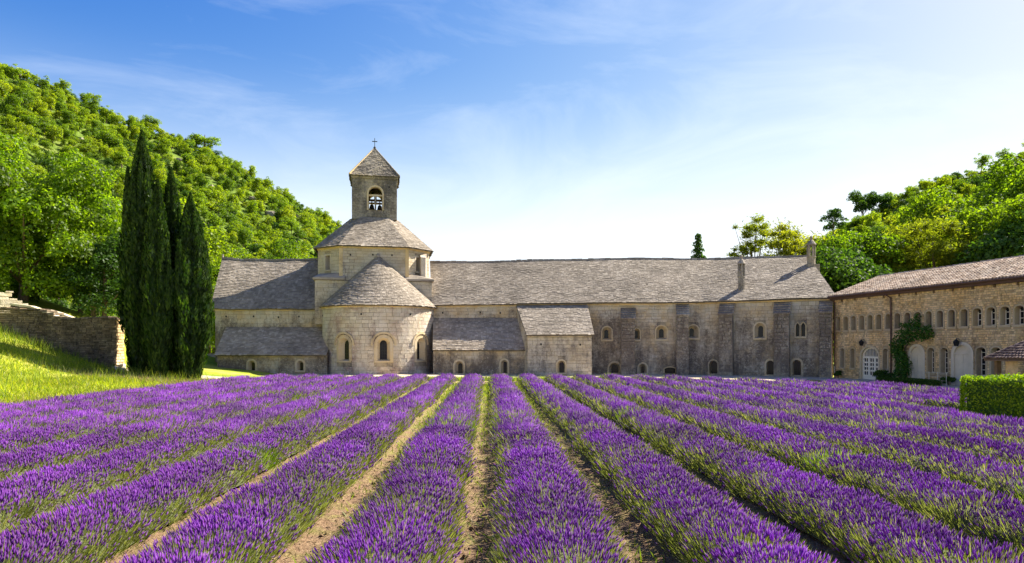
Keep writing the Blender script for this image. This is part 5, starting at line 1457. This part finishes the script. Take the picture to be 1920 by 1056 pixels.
# ------------------------------------------------------------------ lavender
def spikes(base, d, length, width, detail):
    """Flower heads: pointed spindles along d from base. Returns vertices and quad, triangle ids."""
    n = len(base)
    a = NR.normal(size=(n, 3)); a = unit(a - (a * d).sum(-1, keepdims=True) * d); b = np.cross(d, a)
    l, w = length[:, None], width[:, None] / 2
    if detail == 0:                                     # far off: a plain three sided cone
        rings = [base + (a * math.cos(q * 2.0944) + b * math.sin(q * 2.0944)) * w * .9 for q in range(3)] + [base + d * l]
        v = np.stack(rings, 1).reshape(-1, 3); o = (np.arange(n) * 4)[:, None]
        return v, np.zeros((0, 4), int), np.concatenate([o + np.array(x) for x in ((3, 0, 1), (3, 1, 2), (3, 2, 0))])
    rings = [base] + [base + d * l * .40 + (a * math.cos(q * 2.0944) + b * math.sin(q * 2.0944)) * w for q in range(3)] + [base + d * l]
    v = np.stack(rings, 1).reshape(-1, 3); o = (np.arange(n) * 5)[:, None]
    return v, np.zeros((0, 4), int), np.concatenate([o + np.array(x) for x in ((0, 2, 1), (0, 3, 2), (0, 1, 3), (4, 1, 2), (4, 2, 3), (4, 3, 1))])
def blades(base, d, length, width):
    n = len(base); a = NR.normal(size=(n, 3)); a = unit(a - (a * d).sum(-1, keepdims=True) * d)
    l, w = np.asarray(length)[:, None], np.asarray(width)[:, None] / 2
    v = np.stack([base - a * w, base + a * w, base + d * l * .6 + a * w * .8, base + d * l], 1).reshape(-1, 3)
    return v, quad_ids(n)
def gather(parts):
    vs, qs, ts, off = [], [], [], 0
    for p_ in parts:
        v, q = p_[0], p_[1]; vs.append(v); qs.append(q + off)
        if len(p_) > 2 and len(p_[2]): ts.append(p_[2] + off)
        off += len(v)
    q_ = np.concatenate(qs)
    return np.concatenate(vs), ([q_] if len(q_) else []) + ([np.concatenate(ts)] if ts else [])
ORD = ['first', 'second', 'third', 'fourth', 'fifth', 'sixth', 'seventh', 'eighth', 'ninth', 'tenth', 'eleventh']
BANDS = [(0, 8.5, 1720, 1, .078, .017, 480, 440), (8.5, 11, 1300, 1, .080, .0185, 380, 340), (11, 16, 1000, 1, .088, .022, 260, 240), (16, 23, 620, 0, .102, .030, 110, 60), (23, 32, 430, 0, .125, .040, 60, 30), (32, 49, 270, 0, .16, .054, 20, 0)]
def SX(a): return np.sign(np.sin(a)) * np.abs(np.sin(a)) ** .82
def CZ(a): return np.abs(np.cos(a)) ** .62
def lavender_row(k, y0, y1, label):
    ya = max(y0, 3.2)
    xc = float(xrow(k, ya))
    o = empty('lavender_row', (xc, ya, 0), label, 'lavender', 'rows of flowering lavender')
    # plants
    py_, ys = [], ya - .2
    while ys < y1: py_.append(ys); ys += NR.uniform(.5, .74)
    py_ = np.array(py_); n = len(py_)
    px_ = xrow(k, py_) + NR.normal(0, .05, n); hh = NR.uniform(.53, .60, n); wx = NR.uniform(.66, .745, n)
    if k not in (0, -1): wx *= .95
    bloom = np.clip(.96 + .20 * np.sin(py_ * .9 + k * 2.1) * np.sin(py_ * .37 + k) + NR.normal(0, .16, n) - .03 * np.clip(8 - py_, 0, 5), .22, 1)
    edge = np.clip((y1 - py_) / .8, .55, 1); hh *= edge
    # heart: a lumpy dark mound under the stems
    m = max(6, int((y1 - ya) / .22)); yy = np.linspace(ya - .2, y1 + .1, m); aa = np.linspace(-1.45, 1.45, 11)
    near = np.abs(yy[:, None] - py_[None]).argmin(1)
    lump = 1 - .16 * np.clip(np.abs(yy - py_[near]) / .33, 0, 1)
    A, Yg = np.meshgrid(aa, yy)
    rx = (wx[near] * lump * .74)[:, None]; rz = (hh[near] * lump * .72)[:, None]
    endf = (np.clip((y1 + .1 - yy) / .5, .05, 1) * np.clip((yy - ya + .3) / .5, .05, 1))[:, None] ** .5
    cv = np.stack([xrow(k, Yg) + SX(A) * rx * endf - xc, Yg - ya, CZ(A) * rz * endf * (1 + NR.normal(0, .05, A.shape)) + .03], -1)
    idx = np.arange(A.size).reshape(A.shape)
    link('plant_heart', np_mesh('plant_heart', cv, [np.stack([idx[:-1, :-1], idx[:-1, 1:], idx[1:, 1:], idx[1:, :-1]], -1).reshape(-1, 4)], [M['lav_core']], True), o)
    heads, stems, lush = [], [], []
    for b0, b1, dens, det, hl_, hw_, sdens, ldens in BANDS:
        a, b = max(ya, b0), min(y1 + .25, b1)
        if b <= a: continue
        # only what can be near the view: rows far out to the side start where they enter it
        N = int((b - a) * dens)
        y = NR.uniform(a, b, N); j = np.abs(y[:, None] - py_[None]).argmin(1)
        al = NR.uniform(-1.42, 1.42, N)          # angle across the row
        dy = (y - py_[j])
        lump_ = 1 - .12 * np.clip(np.abs(dy) / .35, 0, 1.3) ** 1.5
        sh = NR.uniform(.86, 1.10, N)
        ee = np.clip((y1 + .3 - y) / .6, .25, 1) ** .5
        tip = np.stack([px_[j] + (xrow(k, y) - xrow(k, py_[j])) + SX(al) * wx[j] * lump_ * sh * ee, y + dy * .12 * NR.uniform(0, 1, N), .05 + CZ(al) * hh[j] * lump_ * sh * ee], -1)
        root = np.stack([px_[j] + .12 * np.sin(al), py_[j] + dy * .35, np.full(N, .04)], -1)
        d = unit(unit(tip - root) + np.array([0, 0, .55]) + NR.normal(0, .13, (N, 3)))
        flank = np.abs(np.sin(al))
        patch = .5 + .5 * np.sin(y * 2.3 + k * 5.1 + 3 * np.sin(y * .7 + al))
        pf = np.clip(bloom[j] * (1.04 - .76 * np.clip((flank - .48) / .40, 0, 1) - .14 * (patch > .88)), .06, 1)
        is_f = NR.random(N) < pf
        s_ = NR.uniform(.75, 1.3, N)
        f_ = is_f
        base = tip[f_] - d[f_] * (hl_ * s_[f_] * .8)[:, None]
        L0 = np.array([xc, ya, 0])
        v, q, t3 = spikes(base - L0, d[f_], hl_ * s_[f_], hw_ * NR.uniform(.8, 1.2, f_.sum()), det)
        heads.append((v, q, t3))
        # stems below the heads
        ns = int((b - a) * sdens); pick = NR.choice(np.nonzero(f_)[0], min(ns, int(f_.sum())), replace=False)
        sl = .16 + .05 * NR.random(len(pick))
        st = tip[pick] - d[pick] * (hl_ * .8 + sl)[:, None]
        stems.append(blades(st - L0, d[pick], sl, np.full(len(pick), .0065 if b1 < 12 else .011)))
        # grey green shoots where nothing flowers
        g_ = np.nonzero(~f_)[0]
        gl = (.17 if b1 < 20 else .22) * NR.uniform(.7, 1.2, len(g_))
        lushy = (bloom[j][g_] < .60) & (NR.random(len(g_)) < .75)
        for sel, dst in ((~lushy, stems), (lushy, lush)):
            gi_ = g_[sel]; ll_ = gl[sel]
            if len(gi_): dst.append(blades(tip[gi_] - d[gi_] * (ll_ * .72)[:, None] - L0, d[gi_], ll_, np.full(len(gi_), hw_ * (.55 if b1 < 12 else .62))))
        ne = int((b - a) * ldens)
        if ne:
            e_ = NR.integers(0, N, ne); ll_ = .15 * NR.uniform(.6, 1.3, ne)
            c_ = tip[e_] * np.array([1, 1, .86]) + (root[e_] - tip[e_]) * NR.uniform(.05, .4, (ne, 1))
            dst = stems; dst.append(blades(c_ - d[e_] * (ll_ * .5)[:, None] - L0, unit(d[e_] + NR.normal(0, .2, (ne, 3))), ll_, np.full(ne, .009)))
    for nm, prt, mt in (('flower_spikes', heads, 'lav'), ('stems', stems, 'lav_green'), ('green_shoots', lush, 'lav_lush')):
        if not prt: continue
        v, g = gather(prt)
        link(nm, np_mesh(nm, v, g, [M[mt]]), o)['kind'] = 'stuff'
    return o
for k in range(-9, 12):
    y0, y1 = 3.2, 46.6
    xk = .795 + SP * k
    y0 = max(3.2, (abs(xk) - 2.3) / .79)                      # where the row comes into the side of the view, and a stride before
    if xk > 14.5: y0 = max(y0, 24.2)
    if xk > 9: y1 = 46.6 - (xk - 9) * .78
    if k == -9: y1 = 44
    if y1 - y0 < 1: continue
    if k == 0: lab = 'lavender row straight ahead, between the two bare soil tracks in the middle'
    elif k < 0: lab = f'{ORD[-k - 1]} lavender row to the left of the row straight ahead' if k > -9 else 'last lavender row on the left, along the grassy bank'
    elif xk > 14.5: lab = f'short lavender row near the hedge end, {ORD[k - 1]} right of the row straight ahead'
    else: lab = f'{ORD[k - 1]} lavender row to the right of the row straight ahead'
    lavender_row(k, y0, y1, lab)

# ------------------------------------------------------------------ grass, weeds and straw
def grass_mesh(name, c, n_up, length, width, mat, lean=.35):
    n = len(c); d = unit(np.array([0, 0, 1.0]) + NR.normal(0, lean, (n, 3)) * np.array([1, 1, .3]))
    v, q = blades(c, d, length, width)
    return tag(link(name, np_mesh(name, v, [q], [M[mat]])), kind='stuff')
N = 58000
y = 15 + 31 * NR.random(N) ** 1.0; d_ = NR.random(N) ** 1.15 * 17
x = -16.9 - .035 * (y - 30) * 1 - d_
keep = (x / y > -.80) & (y < 45.2)
x, y = x[keep], y[keep]
z = bank_h(x, y)
n = len(x); tall = .5 + .5 * np.sin(x * .8 + 1.3 * np.sin(y * .5)) * np.sin(y * .7)
grass_mesh('grass', np.stack([x, y, z], 1), 1, (.16 + .20 * tall) * NR.uniform(.5, 1.5, n), NR.uniform(.02, .04, n), 'grass', .75)
# dry seed stalks along the wall and bank
N = 12000; y = NR.uniform(24, 43.9, N); x = -17.5 - 16.5 * NR.random(N) ** .7; keep = (x / y > -.79) & ((y > 41.2) | (NR.random(N) < .35)); x, y = x[keep], y[keep]; n = len(x)
grass_mesh('tall_grass', np.stack([x, y, bank_h(x, y)], 1), 1, NR.uniform(.4, .9, n), NR.uniform(.015, .03, n), 'weed', .3)
# tall grass along the far ends of the rows
N = 17000; x = NR.uniform(-17.5, 21, N); ye = np.where(x < 7.4, 46.6, 46.6 - (x - 7.7) * .78); y = ye + .2 + 2.2 * NR.random(N)
grass_mesh('grass', np.stack([x, y, 0 * x + .03], 1), 1, NR.uniform(.14, .40, N), NR.uniform(.025, .05, N), 'weed', .5)
# dry grass on the lower bank and round the cypress feet
N = 16000; y = NR.uniform(18, 45, N); x = -16.9 - .035 * (y - 30) - 3.2 * NR.random(N) ** 1.6; k_ = (x / y > -.8); x, y = x[k_], y[k_]
grass_mesh('dry_grass', np.stack([x, y, bank_h(x, y)], 1), 1, NR.uniform(.15, .42, len(x)), NR.uniform(.02, .04, len(x)), 'straw', .6)
N = 7000; y = NR.uniform(39.5, 44.2, N); x = NR.uniform(-26.5, -17.5, N)
grass_mesh('dry_grass', np.stack([x, y, bank_h(x, y)], 1), 1, NR.uniform(.12, .4, N), NR.uniform(.02, .04, N), 'straw', .6)
N = 7000; y = NR.uniform(22.6, 34, N); x = NR.uniform(13.2, 22, N); 
grass_mesh('grass', np.stack([x, y, 0 * x + .03], 1), 1, NR.uniform(.12, .34, N), NR.uniform(.02, .04, N), 'weed')
# between the rows: straw litter near by, yellow green weeds further off
def gap_points(N, ylo, yhi, spread, pw_):
    y = ylo + (yhi - ylo) * NR.random(N) ** pw_
    k = np.array([NR.integers(max(-9, int(-(yy * .8 + 2) / SP)), min(10, int((yy * .8 + 2) / SP)) + 1) for yy in y])
    x = xrow(k + .5, y) + NR.normal(0, spread, N)
    return x, y
x, y = gap_points(24000, 4.5, 30, .22, 1.3); n = len(x)
c = np.stack([x, y, .05 + .03 * NR.random(n)], 1); nn = unit(np.array([0, 0, 1.0]) + NR.normal(0, .45, (n, 3)))
v = leaf_quads(c, nn, NR.uniform(.04, .16, n), NR.uniform(.006, .018, n)); tag(link('straw_litter', np_mesh('straw_litter', v, [quad_ids(n)], [M['straw']])), kind='stuff')
# clods
x, y = gap_points(4600, 4.5, 22, .22, 1.2); n = len(x); s_ = NR.uniform(.010, .028, n) * (1 + 1.3 * (NR.random(n) > .93))
oc = np.array([(1, 0, 0), (0, 1, 0), (-1, 0, 0), (0, -1, 0), (0, 0, .8), (0, 0, -.5)])
v = (np.stack([x, y, .05 + 0 * x], 1)[:, None] + (oc[None] * NR.uniform(.6, 1.3, (n, 6, 1))) * s_[:, None, None]).reshape(-1, 3)
o_ = (np.arange(n) * 6)[:, None]
tri = np.concatenate([o_ + np.array(t3) for t3 in ((0, 1, 4), (1, 2, 4), (2, 3, 4), (3, 0, 4), (1, 0, 5), (2, 1, 5), (3, 2, 5), (0, 3, 5))])
tag(link('soil_clods', np_mesh('soil_clods', v, [tri], [M['soil']])), kind='stuff')
x, y = gap_points(19000, 5, 42, .17, .8); n = len(x)
cl = .5 + .5 * np.sin(y * 1.1 + x * 2.0) * np.sin(y * .43 + x); keep = (NR.random(n) < np.clip(.12 + cl * .5 + (y - 12) * .035, .03, 1)); x, y = x[keep], y[keep]; n = len(x)
grass_mesh('weeds', np.stack([x, y, .05 + 0 * x], 1), 1, NR.uniform(.05, .16, n) * (1 + .02 * y), NR.uniform(.008, .018, n) * (1 + y * .05), 'weed', .6)
